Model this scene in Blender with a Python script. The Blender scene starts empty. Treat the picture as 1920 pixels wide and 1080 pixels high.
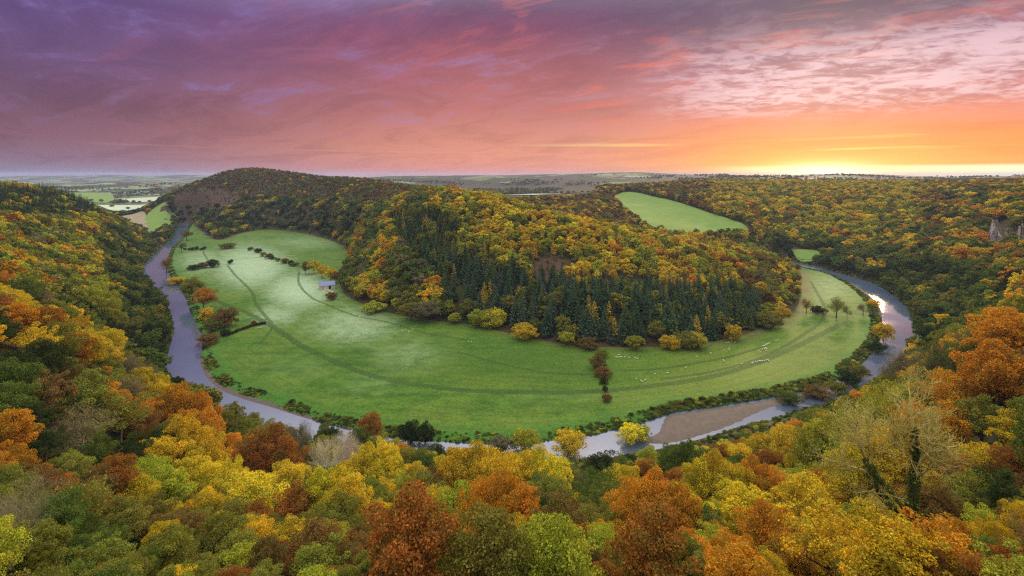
import bpy, math, random
import numpy as np
from mathutils import Vector
from mathutils.geometry import delaunay_2d_cdt

# ------------------------------------------------------------------ camera, light, sky, exposure
SC = bpy.context.scene
COL = SC.collection
CAMZ, F, CX, HY = 120.0, 960.0, 960.0, 328.0        # eye height above the river (m); focal length and horizon in photo pixels
cam_d = bpy.data.cameras.new("camera"); cam = bpy.data.objects.new("camera", cam_d); COL.objects.link(cam)
cam.location = (0, 0, CAMZ); cam.rotation_euler = (math.pi / 2, 0, 0)
cam_d.sensor_width = 36; cam_d.lens = 18; cam_d.shift_y = -(540 - HY) / 1920
cam_d.clip_start = 0.3; cam_d.clip_end = 60000
SC.camera = cam
SC.view_settings.view_transform = 'Standard'; SC.view_settings.look = 'None'
SC.view_settings.exposure = 0.0; SC.view_settings.gamma = 1.0; SC.view_settings.use_curve_mapping = False
cy = SC.cycles
cy.use_denoising = False; cy.pixel_filter_type = 'BLACKMAN_HARRIS'; cy.filter_width = 1.25
cy.max_bounces = 6; cy.diffuse_bounces = 3; cy.glossy_bounces = 2; cy.transmission_bounces = 3; cy.transparent_max_bounces = 6; cy.volume_bounces = 1
cy.sample_clamp_direct = 5.0; cy.sample_clamp_indirect = 2.5
cy.caustics_reflective = False; cy.caustics_refractive = False
SUN_AZ, SUN_EL = math.radians(31.4), math.radians(11.0)


def lin(r, g, b):
    f = lambda c: (c / 255 / 12.92) if c / 255 <= .04045 else ((c / 255 + .055) / 1.055) ** 2.4
    return (f(r), f(g), f(b))


class NT:
    """small expression builder over a node tree"""
    def __init__(s, tree): s.t = tree
    def n(s, kind, **kw):
        nd = s.t.nodes.new(kind)
        for k, v in kw.items(): setattr(nd, k, v)
        return nd
    def put(s, sock, v):
        if isinstance(v, E): s.t.links.new(v.s, sock)
        elif isinstance(v, bpy.types.NodeSocket): s.t.links.new(v, sock)
        elif hasattr(sock.default_value, '__len__') and not hasattr(v, '__len__'): sock.default_value = [v] * len(sock.default_value)
        elif hasattr(sock.default_value, '__len__') and len(sock.default_value) == 4 and len(v) == 3: sock.default_value = (*v, 1)
        else: sock.default_value = v
    def m(s, op, *a, clamp=False):
        nd = s.n('ShaderNodeMath', operation=op, use_clamp=clamp)
        for i, v in enumerate(a): s.put(nd.inputs[i], v)
        return E(s, nd.outputs[0])
    def ss(s, x, a, b, lo=0.0, hi=1.0):
        nd = s.n('ShaderNodeMapRange', interpolation_type='SMOOTHSTEP')
        for k, v in zip(('Value', 'From Min', 'From Max', 'To Min', 'To Max'), (x, a, b, lo, hi)): s.put(nd.inputs[k], v)
        return E(s, nd.outputs[0])
    def mix(s, f, a, b, mode='MIX'):
        nd = s.n('ShaderNodeMix', data_type='RGBA', blend_type=mode, clamp_factor=True)
        s.put(nd.inputs[0], f); s.put(nd.inputs[6], a); s.put(nd.inputs[7], b)
        return E(s, nd.outputs[2])
    def ramp(s, x, stops):
        nd = s.n('ShaderNodeValToRGB'); cr = nd.color_ramp
        cr.elements[0].position = stops[0][0]; cr.elements[0].color = (*stops[0][1], 1)
        cr.elements[1].position = stops[-1][0]; cr.elements[1].color = (*stops[-1][1], 1)
        for p, c in stops[1:-1]:
            e = cr.elements.new(p); e.color = (*c, 1)
        s.put(nd.inputs[0], x)
        return E(s, nd.outputs[0])
    def xyz(s, x, y, z):
        nd = s.n('ShaderNodeCombineXYZ')
        for i, v in enumerate((x, y, z)): s.put(nd.inputs[i], v)
        return E(s, nd.outputs[0])
    def sep(s, v):
        nd = s.n('ShaderNodeSeparateXYZ'); s.put(nd.inputs[0], v)
        return [E(s, o) for o in nd.outputs]
    def noise(s, vec, scale, detail=4, rough=.55, dist=0.0):
        nd = s.n('ShaderNodeTexNoise')
        if vec is not None: s.put(nd.inputs['Vector'], vec)
        s.put(nd.inputs['Scale'], scale); s.put(nd.inputs['Detail'], detail); s.put(nd.inputs['Roughness'], rough); s.put(nd.inputs['Distortion'], dist)
        return E(s, nd.outputs[0])
    def voro(s, vec, scale, out='Color', feature='F1'):
        nd = s.n('ShaderNodeTexVoronoi', feature=feature)
        if vec is not None: s.put(nd.inputs['Vector'], vec)
        s.put(nd.inputs['Scale'], scale)
        return E(s, nd.outputs[out])
    def attr(s, name, out='Fac', kind='GEOMETRY'):
        nd = s.n('ShaderNodeAttribute', attribute_name=name, attribute_type=kind)
        return E(s, nd.outputs[out])
    def coord(s, out='Object'):
        return E(s, s.n('ShaderNodeTexCoord').outputs[out])


class E:
    def __init__(s, nt, sock): s.nt, s.s = nt, sock
    def __add__(s, o): return s.nt.m('ADD', s, o)
    def __radd__(s, o): return s.nt.m('ADD', o, s)
    def __sub__(s, o): return s.nt.m('SUBTRACT', s, o)
    def __rsub__(s, o): return s.nt.m('SUBTRACT', o, s)
    def __mul__(s, o): return s.nt.m('MULTIPLY', s, o)
    def __rmul__(s, o): return s.nt.m('MULTIPLY', o, s)
    def __truediv__(s, o): return s.nt.m('DIVIDE', s, o)
    def __pow__(s, o): return s.nt.m('POWER', s, o)
    def vmul(s, k):
        nd = s.nt.n('ShaderNodeVectorMath', operation='MULTIPLY'); s.nt.put(nd.inputs[0], s); s.nt.put(nd.inputs[1], k)
        return E(s.nt, nd.outputs[0])


def build_world():
    w = bpy.data.worlds.new("World"); SC.world = w; w.use_nodes = True
    t = w.node_tree; t.nodes.clear(); g = NT(t)
    x, y, z = g.sep(g.coord('Generated'))
    zc = g.m('MAXIMUM', z, 0.0)
    h = g.m('SQRT', x * x + y * y + 1e-6)
    tt = zc / h                                   # tangent of the elevation
    u = g.m('MULTIPLY', tt, 2.0, clamp=True)
    az = g.m('ARCTAN2', x, y)
    L = g.ramp(u, [(0, lin(137, 122, 150)), (.05, lin(136, 104, 128)), (.12, lin(132, 88, 108)), (.22, lin(112, 74, 100)), (.36, lin(108, 78, 122)), (.54, lin(98, 74, 128)), (.72, lin(150, 138, 188)), (1, lin(190, 184, 214))])
    C = g.ramp(u, [(0, lin(226, 142, 128)), (.08, lin(228, 145, 122)), (.26, lin(192, 112, 108)), (.45, lin(160, 86, 98)), (.58, lin(134, 76, 106)), (.7, lin(102, 72, 112)), (1, lin(128, 110, 150))])
    R = g.ramp(u, [(0, lin(255, 178, 56)), (.05, lin(255, 150, 44)), (.12, lin(250, 138, 62)), (.19, lin(236, 126, 96)), (.30, lin(206, 134, 140)), (.42, lin(146, 96, 124)), (.54, lin(84, 60, 94)), (.64, lin(80, 62, 100)), (1, lin(128, 112, 150))])
    base = g.mix(g.ss(az, -.80, -.02), L, C)
    base = g.mix(g.ss(az, .08, .52), base, R)
    base = g.mix(g.ss(az, 1.0, 2.3), base, L)
    # cloud sheet: direction projected on a level layer, streaks running away to the north-west
    k = zc + .13
    px, py = x / k, y / k
    a = math.radians(-52)
    al = px * math.sin(a) + py * math.cos(a)
    ac = px * math.cos(a) - py * math.sin(a)
    warp = g.noise(g.xyz(px * .5, py * .5, 1.0), .9, 3, .5)
    streak = g.noise(g.xyz(al * .62 + warp * 1.3, ac * 1.0 + warp * .8, 0.0), 1.7, 8, .66, .7)
    mott = g.noise(g.xyz(al * .75 + warp * 1.5, ac * 1.2, 3.0), 4.2, 7, .66, .6)
    big = g.noise(g.xyz(px * .3, py * .3, 7.0), .8, 3, .5)
    # dark undersides and paler gaps
    dark = g.ss(streak, .56, .34)
    base = g.mix(dark * .42, base, base.vmul((.62, .55, .62)))
    rose = g.ss(g.noise(g.xyz(al * .55 + warp, ac * 1.5, 11.0), 2.4, 7, .64, .6), .52, .70) * g.ss(tt, .03, .10)
    base = g.mix(rose * g.ss(az, -.7, .3, .18, .62), base, g.mix(g.ss(az, -.5, .3), lin(168, 92, 120), lin(232, 112, 92)))
    pale = g.ss(streak * .6 + mott * .4, .50, .68)
    gap_l = pale * g.ss(tt, .05, .14)
    base = g.mix(gap_l * .55, base, g.mix(g.ss(az, -.5, .45), lin(140, 122, 188), lin(196, 150, 176)))
    # altocumulus field glowing towards the sun
    zone = g.ss(az, .20, .44) * g.ss(az, 1.5, .9) * g.ss(tt, .085, .13) * g.ss(tt, .30, .17)
    fine = g.noise(g.xyz(px * 1.0, py * 1.3, 5.0), 9.0, 5, .62, .5)
    cells = g.ss(mott * .42 + streak * .22 + fine * .36 + zone * .05, .475, .60)
    base = g.mix(zone * (1.0 - cells) * .42, base, lin(156, 98, 124))
    base = g.mix(cells * zone * .70, base, lin(240, 204, 214))
    # high ragged purple cloud above it
    hi = g.ss(mott * .4 + big * .3 + fine * .3, .42, .58) * g.ss(tt, .19, .30) * g.ss(az, .0, .35)
    base = g.mix(hi * .7, base, lin(84, 60, 94))
    # overhead, out of view, the sky is brightened to light the valley
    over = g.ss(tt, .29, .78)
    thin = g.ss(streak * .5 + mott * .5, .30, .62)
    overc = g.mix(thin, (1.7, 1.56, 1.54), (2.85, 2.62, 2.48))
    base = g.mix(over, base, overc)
    # low bars of light near the horizon
    bar = g.ss(g.noise(g.xyz(az * 2.2, tt * 75.0, 2.0), 1.0, 3, .5, .2), .60, .74) * g.ss(tt, .012, .022) * g.ss(tt, .075, .045)
    base = g.mix(bar * g.ss(az, -.9, .35, .2, .85), base, g.mix(g.ss(az, -.2, .45), lin(232, 178, 150), lin(255, 226, 110)))
    # clear strip along the skyline where the sun is rising
    strip = g.ss(tt, .018, .011) * g.ss(az, .34, .50) * g.ss(az, 1.5, 1.0)
    base = g.mix(strip, base, (1.25, 1.08, .62))
    da = az - SUN_AZ
    glow = g.m('EXPONENT', (da * da * 48.0 + tt * tt * 900.0) * -1.0)
    base = g.mix(glow * .7, base, (1.25, .72, .10))
    core = g.m('EXPONENT', (da * da * 260.0 + tt * tt * 4200.0) * -1.0)
    base = g.mix(core, base, (2.4, 2.0, 1.1))
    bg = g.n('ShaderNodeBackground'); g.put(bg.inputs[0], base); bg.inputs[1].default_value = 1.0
    sk = g.n('ShaderNodeTexSky', sky_type='NISHITA', sun_disc=False, sun_elevation=SUN_EL, sun_rotation=SUN_AZ)
    bs = g.n('ShaderNodeBackground'); g.put(bs.inputs[0], sk.outputs[0]); bs.inputs[1].default_value = 0.006
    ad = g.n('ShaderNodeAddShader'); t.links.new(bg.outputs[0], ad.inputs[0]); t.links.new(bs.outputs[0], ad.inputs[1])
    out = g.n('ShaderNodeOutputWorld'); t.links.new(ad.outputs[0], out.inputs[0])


build_world()
sun_d = bpy.data.lights.new("sun", 'SUN'); sun = bpy.data.objects.new("sun", sun_d); COL.objects.link(sun)
sun_d.energy = 5.0; sun_d.angle = math.radians(9); sun_d.color = (1.0, .68, .38)
sun.rotation_euler = Vector((math.sin(SUN_AZ) * math.cos(SUN_EL), math.cos(SUN_AZ) * math.cos(SUN_EL), math.sin(SUN_EL))).to_track_quat('Z', 'Y').to_euler()
sun.location = (300, 500, 300)

rng = np.random.default_rng(11)
random.seed(5)

# ------------------------------------------------------------------ plan: photo pixels on the valley floor -> metres
def floor_pt(px, py, z=0.0):
    d = (CAMZ - z) * F / (py - HY)
    return ((px - CX) / F * d, d)


def to_px(x, y, z):
    y = np.maximum(y, 1e-3)
    return CX + F * x / y, HY + F * (CAMZ - z) / y


def smooth_curve(pts, n=6):
    P = np.array(pts, float); out = []
    for i in range(len(P) - 1):
        p0, p1, p2, p3 = P[max(i - 1, 0)], P[i], P[i + 1], P[min(i + 2, len(P) - 1)]
        for k in range(n):
            t = k / n
            out.append(.5 * (2 * p1 + (p2 - p0) * t + (2 * p0 - 5 * p1 + 4 * p2 - p3) * t * t + (3 * p1 - p0 - 3 * p2 + p3) * t ** 3))
    out.append(P[-1])
    return np.array(out)


INNER_PX = [(357, 419), (340, 447), (326, 462), (318, 475), (312, 495), (318, 515), (338, 540), (350, 560), (360, 588), (372, 615), (384, 632), (381, 650), (377, 670), (386, 692), (402, 712), (428, 730), (466, 745), (512, 759), (560, 776), (610, 793), (700, 814), (800, 826), (900, 831), (980, 830), (1050, 824), (1100, 817), (1150, 806), (1195, 795), (1235, 781), (1275, 770), (1330, 764), (1400, 752), (1470, 740), (1520, 727), (1562, 713), (1600, 690), (1626, 668), (1645, 640), (1650, 605), (1640, 575), (1615, 548), (1582, 526), (1550, 513), (1515, 505), (1485, 499), (1450, 494)]
OUTER_PX = [(336, 418), (322, 447), (304, 460), (292, 474), (266, 502), (275, 530), (297, 554), (315, 580), (323, 610), (319, 640), (309, 672), (314, 700), (335, 727), (375, 757), (430, 785), (500, 812), (580, 836), (680, 856), (800, 869), (950, 873), (1080, 867), (1200, 853), (1265, 838), (1340, 815), (1430, 792), (1510, 768), (1580, 745), (1645, 716), (1692, 690), (1706, 662), (1713, 620), (1708, 588), (1690, 566), (1664, 546), (1638, 531), (1600, 519), (1557, 508), (1530, 499), (1495, 493), (1455, 489)]
BASE_PX = [(1450, 493), (1480, 500), (1500, 512), (1503, 540), (1500, 568), (1486, 592), (1462, 606), (1435, 617), (1395, 633), (1340, 645), (1280, 652), (1200, 657), (1120, 656), (1050, 650), (1000, 641), (950, 629), (900, 617), (850, 610), (800, 604), (740, 593), (700, 582), (662, 566), (642, 550), (640, 525), (655, 495), (645, 465), (605, 448), (560, 438), (510, 432), (460, 437), (432, 446), (408, 452), (388, 443), (373, 431), (360, 419)]
INNER = smooth_curve([floor_pt(*p) for p in INNER_PX], 4)
OUTER = smooth_curve([floor_pt(*p) for p in OUTER_PX], 4)
BASE = smooth_curve([floor_pt(*p) for p in BASE_PX], 4)
RIVER_POLY = np.vstack([INNER, OUTER[::-1]])
FLOOR_POLY = np.vstack([OUTER, BASE])
MEADOW_POLY = np.vstack([INNER, BASE])


def dist_polyline(P, C, closed=False):
    P = np.asarray(P, float)
    A = C; B = np.roll(C, -1, 0)
    if not closed: A, B = C[:-1], C[1:]
    best = np.full(len(P), 1e18)
    for a, b in zip(A, B):
        ab = b - a; L = ab @ ab + 1e-12
        t = np.clip(((P - a) @ ab) / L, 0, 1)
        q = P - a - t[:, None] * ab
        np.minimum(best, (q * q).sum(1), out=best)
    return np.sqrt(best)


def inside(P, C):
    P = np.asarray(P, float); r = np.zeros(len(P), bool)
    A, B = C, np.roll(C, -1, 0)
    for a, b in zip(A, B):
        c = (a[1] > P[:, 1]) != (b[1] > P[:, 1])
        with np.errstate(divide='ignore', invalid='ignore'):
            xi = (b[0] - a[0]) * (P[:, 1] - a[1]) / (b[1] - a[1]) + a[0]
        r ^= c & (P[:, 0] < xi)
    return r


def sdist(P, C):
    d = dist_polyline(P, C, True)
    return np.where(inside(P, C), -d, d)


def sstep(x, a, b):
    t = np.clip((x - a) / (b - a), 0, 1)
    return t * t * (3 - 2 * t)


# hill heights: (photo column, distance ahead, ground height), spread by a thin-plate spline over bearing and log distance
CP = []
for px in (-500, -200, 0, 250, 500, 750, 960, 1150, 1350, 1550, 1750, 1920, 2300):
    for d, z in ((2, 117.5), (6, 108), (12, 99), (22, 91), (40, 79), (65, 63), (100, 44)):
        w = max(0, abs(px - 960) - 620) / 340
        CP.append((px, d, z + (6 * w * min(d, 100) / 40 if d > 20 else 0)))
CP += [(px, 150, 21) for px in (400, 600, 800, 960, 1150, 1350, 1500)] + [(px, 195, 7) for px in (500, 700, 960, 1150, 1350)]
CP += [(0, 150, 66), (250, 150, 40), (0, 250, 60), (120, 250, 44), (220, 250, 28), (0, 350, 56), (100, 350, 40), (200, 350, 20), (0, 480, 66), (100, 480, 44), (190, 480, 22), (-300, 400, 85), (-300, 650, 95), (-300, 900, 95),
       (0, 650, 92), (80, 720, 86), (150, 800, 71), (200, 830, 46), (250, 860, 16), (0, 900, 84), (120, 1000, 62), (200, 1050, 25), (265, 980, 5), (290, 1150, 3), (250, 1400, 5), (120, 1400, 40)]
CP += [(250, 1800, 4), (200, 2500, 6), (300, 2400, 10), (100, 2500, 24), (150, 3300, 30), (250, 4200, 62), (60, 4200, 40), (350, 3800, 60), (330, 1700, 25), (330, 2100, 15)]
CP += [(310, 1330, 55), (340, 1400, 82), (400, 1500, 112), (465, 1560, 136), (520, 1500, 124), (560, 1450, 118), (640, 1300, 106), (700, 1150, 92), (760, 1000, 76),
       (380, 1250, 55), (430, 1230, 60), (500, 1250, 72), (560, 1220, 72), (600, 1080, 52), (640, 950, 46), (680, 860, 50), (700, 700, 38), (720, 600, 30), (465, 1900, 90), (640, 1800, 60)]
CP += [(800, 800, 86), (860, 720, 89), (940, 680, 82), (1000, 650, 73), (1100, 620, 59), (1200, 600, 42), (1300, 590, 32), (1400, 590, 22), (1470, 580, 10),
       (780, 550, 48), (760, 480, 22), (850, 520, 50), (900, 440, 20), (900, 550, 58), (1000, 430, 22), (1000, 530, 52), (1100, 420, 22), (1100, 510, 44), (1200, 420, 18), (1200, 500, 32), (1300, 430, 16), (1300, 500, 26), (1400, 450, 10), (1400, 520, 18),
       (860, 1000, 60), (960, 900, 48), (1050, 760, 34), (1200, 720, 26), (1350, 680, 16)]
CP += [(1180, 1250, 58), (1100, 1080, 48), (1000, 1050, 46), (1280, 950, 40), (1400, 800, 30), (1300, 820, 30), (1200, 1000, 42), (1000, 1800, 50), (900, 1900, 46), (1100, 1800, 54), (800, 1900, 50),
       (1150, 1420, 80), (1300, 1400, 87), (1450, 1350, 88), (1560, 1300, 84), (1700, 1150, 86), (1850, 950, 90), (1920, 850, 96), (1300, 1150, 66), (1400, 1000, 58), (1450, 850, 36), (1500, 780, 20), (1500, 1050, 66),
       (1600, 800, 36), (1600, 1000, 66), (1700, 640, 26), (1700, 850, 64), (1760, 600, 34), (1760, 780, 68), (1800, 500, 32), (1860, 600, 58), (1860, 480, 34), (1920, 450, 46), (1920, 600, 78), (2100, 500, 85), (1930, 350, 40), (1930, 250, 52), (1800, 400, 22), (1800, 300, 28), (1800, 200, 44), (1930, 150, 72), (2300, 300, 85), (2300, 700, 98)]
CP += [(1400, 2400, 94), (1560, 2300, 96), (1700, 2000, 92), (1900, 1600, 98), (1200, 2500, 62), (2200, 2000, 100), (1200, 4000, 138), (1050, 4300, 124), (900, 4500, 116), (760, 4500, 108), (600, 4500, 90), (1330, 4000, 122), (1450, 3800, 116), (1560, 3900, 122), (1680, 3900, 116), (1800, 4000, 106), (1920, 4000, 104), (2300, 4000, 110), (1000, 3000, 60), (850, 3000, 52), (1150, 3100, 84), (1300, 3100, 100), (1700, 3000, 92), (-300, 3000, 80), (-300, 1800, 90)]
CP += [(px, 12000, z) for px, z in ((-300, 20), (60, 20), (170, 20), (260, 20), (330, 20), (500, 60), (800, 60), (1200, 60), (1600, 60), (2300, 60))] + [(px, 9200, z) for px, z in ((-300, 110), (-60, 60), (40, 108), (90, 112), (135, 78), (190, 124), (240, 118), (282, 84), (330, 122), (420, 110))] + [(px, 5600, 22) for px in (0, 100, 200, 300)] + [(px, 7500, 28) for px in (0, 200, 330, 700, 1200, 1800)]
CP = np.array(CP, float)
LR = np.log(CP[:, 1] * np.sqrt(1 + ((CP[:, 0] - CX) / F) ** 2))
CPU = np.stack([np.arctan((CP[:, 0] - CX) / F) * 2.2, LR], 1)


def tps_k(A, B):
    d2 = ((A[:, None, :] - B[None, :, :]) ** 2).sum(2)
    return d2 * np.log(d2 + 1e-9) * .5


_n = len(CPU)
_K = tps_k(CPU, CPU) + np.eye(_n) * .004
_Pm = np.hstack([np.ones((_n, 1)), CPU])
_M = np.zeros((_n + 3, _n + 3)); _M[:_n, :_n] = _K; _M[:_n, _n:] = _Pm; _M[_n:, :_n] = _Pm.T
_W = np.linalg.solve(_M, np.concatenate([CP[:, 2], np.zeros(3)]))


def hill(P):
    P = np.asarray(P, float)
    th = np.clip(np.arctan2(P[:, 0], P[:, 1]), -1.05, 1.05) * 2.2
    lr = np.log(np.clip(np.hypot(P[:, 0], P[:, 1]), 2.0, 16000))
    U = np.stack([th, lr], 1); out = np.empty(len(P))
    for i in range(0, len(P), 20000):
        u = U[i:i + 20000]
        out[i:i + 20000] = tps_k(u, CPU) @ _W[:_n] + _W[_n] + u @ _W[_n + 1:]
    behind = sstep(np.abs(np.arctan2(P[:, 0], P[:, 1])), 1.15, 1.7)
    return out * (1 - behind) + behind * np.minimum(out + 20, 116)


def lumps(P, s, seed=0):
    r = np.random.default_rng(seed); z = np.zeros(len(P))
    for i in range(7):
        a = r.uniform(0, 6.28); k = r.uniform(.6, 1.7) * 6.28 / s
        z += np.sin((P[:, 0] * math.cos(a) + P[:, 1] * math.sin(a)) * k + r.uniform(0, 6.28))
    return z / 7


def ground(P, sheet=False):
    """ground height; with sheet=True the turf of the meadow itself (the terrain lies a little under it)"""
    P = np.asarray(P, float)
    r = np.hypot(P[:, 0], P[:, 1])
    dR = np.full(len(P), 1e3); dF = np.full(len(P), 1e3); dM = np.full(len(P), 1e3)
    nb = (P[:, 1] > 120) & (P[:, 1] < 1500) & (np.abs(P[:, 0]) < 1000)
    if nb.any():
        dR[nb] = sdist(P[nb], RIVER_POLY); dF[nb] = sdist(P[nb], FLOOR_POLY)
        if not sheet: dM[nb] = sdist(P[nb], MEADOW_POLY)
    bank = np.where(dR > 0, 2.0 * sstep(dR, 0, 6), -1.6 * sstep(-dR, 0, 5))
    H = hill(P)
    H = np.maximum(H, np.where(r > 2500, 2.0, 3.0))
    H = np.where(r < 14, np.minimum(H, 118.2 - .95 * r), H)
    H = H + lumps(P, 90, 3) * 2.2 * sstep(r, 60, 200) + lumps(P, 1100, 4) * 16 * sstep(r, 2400, 4000)
    s = sstep(dF, 0, 42)
    z = bank + (H - 2.0) * s
    flat = sstep(-dF, 0, 15)
    z = z + lumps(P, 70, 9) * .25 * flat * (dR > 0) * sstep(dR, 3, 15)
    if not sheet: z = z - .6 * sstep(-dM, .3, 4)
    return z


def gz(x, y):
    return float(ground(np.array([[x, y]]), True)[0])


# ------------------------------------------------------------------ mesh and object helpers
def mesh_np(name, V, Fc, mats=(), midx=None, smooth=False, attrs=None):
    V = np.asarray(V, np.float32); Fc = np.asarray(Fc, np.int32)
    me = bpy.data.meshes.new(name)
    me.vertices.add(len(V)); me.vertices.foreach_set('co', V.ravel())
    k = Fc.shape[1]
    me.loops.add(Fc.size); me.loops.foreach_set('vertex_index', Fc.ravel())
    me.polygons.add(len(Fc)); me.polygons.foreach_set('loop_start', np.arange(0, Fc.size, k, dtype=np.int32))
    me.polygons.foreach_set('loop_total', np.full(len(Fc), k, np.int32))
    if midx is not None: me.polygons.foreach_set('material_index', np.asarray(midx, np.int32))
    me.polygons.foreach_set('use_smooth', np.full(len(Fc), smooth, bool))
    for m in mats: me.materials.append(m)
    for an, av in (attrs or {}).items():
        a = me.attributes.new(an, 'FLOAT', 'POINT'); a.data.foreach_set('value', np.asarray(av, np.float32))
    me.update(calc_edges=True)
    return me


def link(name, data, parent=None, **props):
    o = bpy.data.objects.new(name, data); COL.objects.link(o)
    if parent is not None: o.parent = parent
    for k, v in props.items(): o[k] = v
    return o


class MB:
    """collects polygons for one mesh"""
    def __init__(s): s.v, s.f, s.m = [], [], []
    def add(s, V, Fs, mi=0):
        b = len(s.v); s.v += [tuple(p) for p in V]
        for f in Fs: s.f.append(tuple(i + b for i in f)); s.m.append(mi)
    def box(s, c, d, rz=0, mi=0):
        x, y, z = (q / 2 for q in d); ca, sa = math.cos(rz), math.sin(rz)
        V = [(c[0] + X * ca - Y * sa, c[1] + X * sa + Y * ca, c[2] + Z) for X in (-x, x) for Y in (-y, y) for Z in (-z, z)]
        s.add(V, [(0, 1, 3, 2), (4, 6, 7, 5), (0, 4, 5, 1), (2, 3, 7, 6), (0, 2, 6, 4), (1, 5, 7, 3)], mi)
    def tube(s, pts, rad, n=6, mi=0):
        P = [Vector(p) for p in pts]; rings = []; b = len(s.v)
        for i, p in enumerate(P):
            d = (P[min(i + 1, len(P) - 1)] - P[max(i - 1, 0)]).normalized()
            a = d.orthogonal().normalized(); c = d.cross(a)
            for k in range(n):
                an = 6.2832 * k / n
                s.v.append(tuple(p + (a * math.cos(an) + c * math.sin(an)) * rad[i]))
        for i in range(len(P) - 1):
            for k in range(n):
                k2 = (k + 1) % n
                s.f.append((b + i * n + k, b + i * n + k2, b + (i + 1) * n + k2, b + (i + 1) * n + k)); s.m.append(mi)
        s.f.append(tuple(b + (len(P) - 1) * n + k for k in range(n))); s.m.append(mi)
    def mesh(s, name, *mats, smooth=False):
        me = bpy.data.meshes.new(name); me.from_pydata(s.v, [], s.f)
        for m in mats: me.materials.append(m)
        me.polygons.foreach_set('material_index', np.array(s.m, np.int32))
        me.polygons.foreach_set('use_smooth', np.full(len(s.f), smooth, bool)); me.update()
        return me


def material(name, color, rough=.8, spec=.25, bump=None):
    m = bpy.data.materials.new(name); m.use_nodes = True
    g = NT(m.node_tree); b = m.node_tree.nodes['Principled BSDF']
    c = color(g) if callable(color) else color
    g.put(b.inputs['Base Color'], c); g.put(b.inputs['Roughness'], rough); b.inputs['Specular IOR Level'].default_value = spec
    if bump:
        bn = g.n('ShaderNodeBump'); bn.inputs['Strength'].default_value = bump[1]; bn.inputs['Distance'].default_value = bump[2]
        g.put(bn.inputs['Height'], bump[0](g)); g.put(b.inputs['Normal'], bn.outputs[0])
    return m


# ------------------------------------------------------------------ the land
def terrain_material():
    def col(g):
        p = g.n('ShaderNodeNewGeometry').outputs['Position']
        P = E(g, p)
        n1 = g.noise(P, .35, 5, .6); n2 = g.noise(P, .03, 4, .6)
        floor = g.mix(n1, (.020, .016, .008), (.075, .052, .022))
        floor = g.mix(g.ss(n2, .45, .62), floor, (.035, .045, .014))
        brk = g.mix(n1, (.030, .020, .012), (.088, .052, .034))
        c = g.mix(g.attr('bracken'), floor, brk)
        # far farmland: fields, woods and hedges too distant to tell apart
        cell = g.voro(P.vmul((.0042, .0065, 0)), 1.0)
        r, gg, b = g.sep(cell)
        fld = g.mix(r, (.060, .120, .042), (.17, .25, .11))
        fld = g.mix(g.ss(gg, .70, .74), fld, (.15, .115, .07))
        edge = g.voro(P.vmul((.0042, .0065, 0)), 1.0, 'Distance', 'DISTANCE_TO_EDGE')
        wood = g.mix(n1, (.014, .022, .010), (.045, .040, .018))
        fld = g.mix(g.ss(edge, .05, .03), fld, wood)
        fld = g.mix(g.ss(g.noise(P, .0022, 6, .65) - g.attr('open') * .075, .41, .44), fld, wood)
        return g.mix(g.attr('far'), c, fld)
    return material('woodland_floor', col, .95, .1)


def build_terrain():
    th = np.radians(np.concatenate([np.arange(-180, -62, 4.0), np.arange(-62, -50, .6), np.arange(-50, 50, .18), np.arange(50, 62, .6), np.arange(62, 180.1, 4.0)]))
    r = [1.2]
    while r[-1] < 16000:
        q = r[-1]
        r.append(q + (max(.6, q * .03) if q < 60 else 1.8 if q < 140 else max(1.6, min(q * q / 100000, q * .022))))
    r = np.array(r)
    T, R = np.meshgrid(th, r)
    P = np.stack([(R * np.sin(T)).ravel(), (R * np.cos(T)).ravel()], 1)
    z = ground(P)
    nt, nr = len(th), len(r)
    i = np.arange(nr - 1)[:, None] * nt + np.arange(nt - 1)[None, :]
    Fc = np.stack([i, i + 1, i + 1 + nt, i + nt], -1).reshape(-1, 4)
    px, py = to_px(P[:, 0], P[:, 1], z)
    rr = np.hypot(P[:, 0], P[:, 1])
    far = sstep(rr + lumps(P, 400, 8) * 220, 1750, 1950) * (P[:, 1] > 0)
    far = np.maximum(far, sstep(px, 140, 160) * sstep(-px, -350, -325) * (P[:, 1] > 0) * sstep(rr, 1100, 1250) * sstep(-z, -28, -14))
    brk = np.zeros(len(P))
    for bx, by, w, h, dm in ((392, 372, 62, 24, 900), (1030, 500, 40, 26, 380), (1450, 560, 40, 30, 380)):
        e = ((px - bx) / w) ** 2 + ((py - by) / h) ** 2 + lumps(P, 60, 12) * .9 + lumps(P, 22, 13) * .7
        brk = np.maximum(brk, sstep(-e, -1.4, -.3) * (rr > dm) * (P[:, 1] > 0))
    me = mesh_np('terrain', np.column_stack([P, z]), Fc, [terrain_material()], smooth=True, attrs={'far': far, 'bracken': brk, 'open': sstep(-P[:, 0], 900, 1500) * (P[:, 1] > 0)})
    link('terrain', me, kind='structure', label='wooded valley sides and farmland running to the skyline')


build_terrain()


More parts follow.
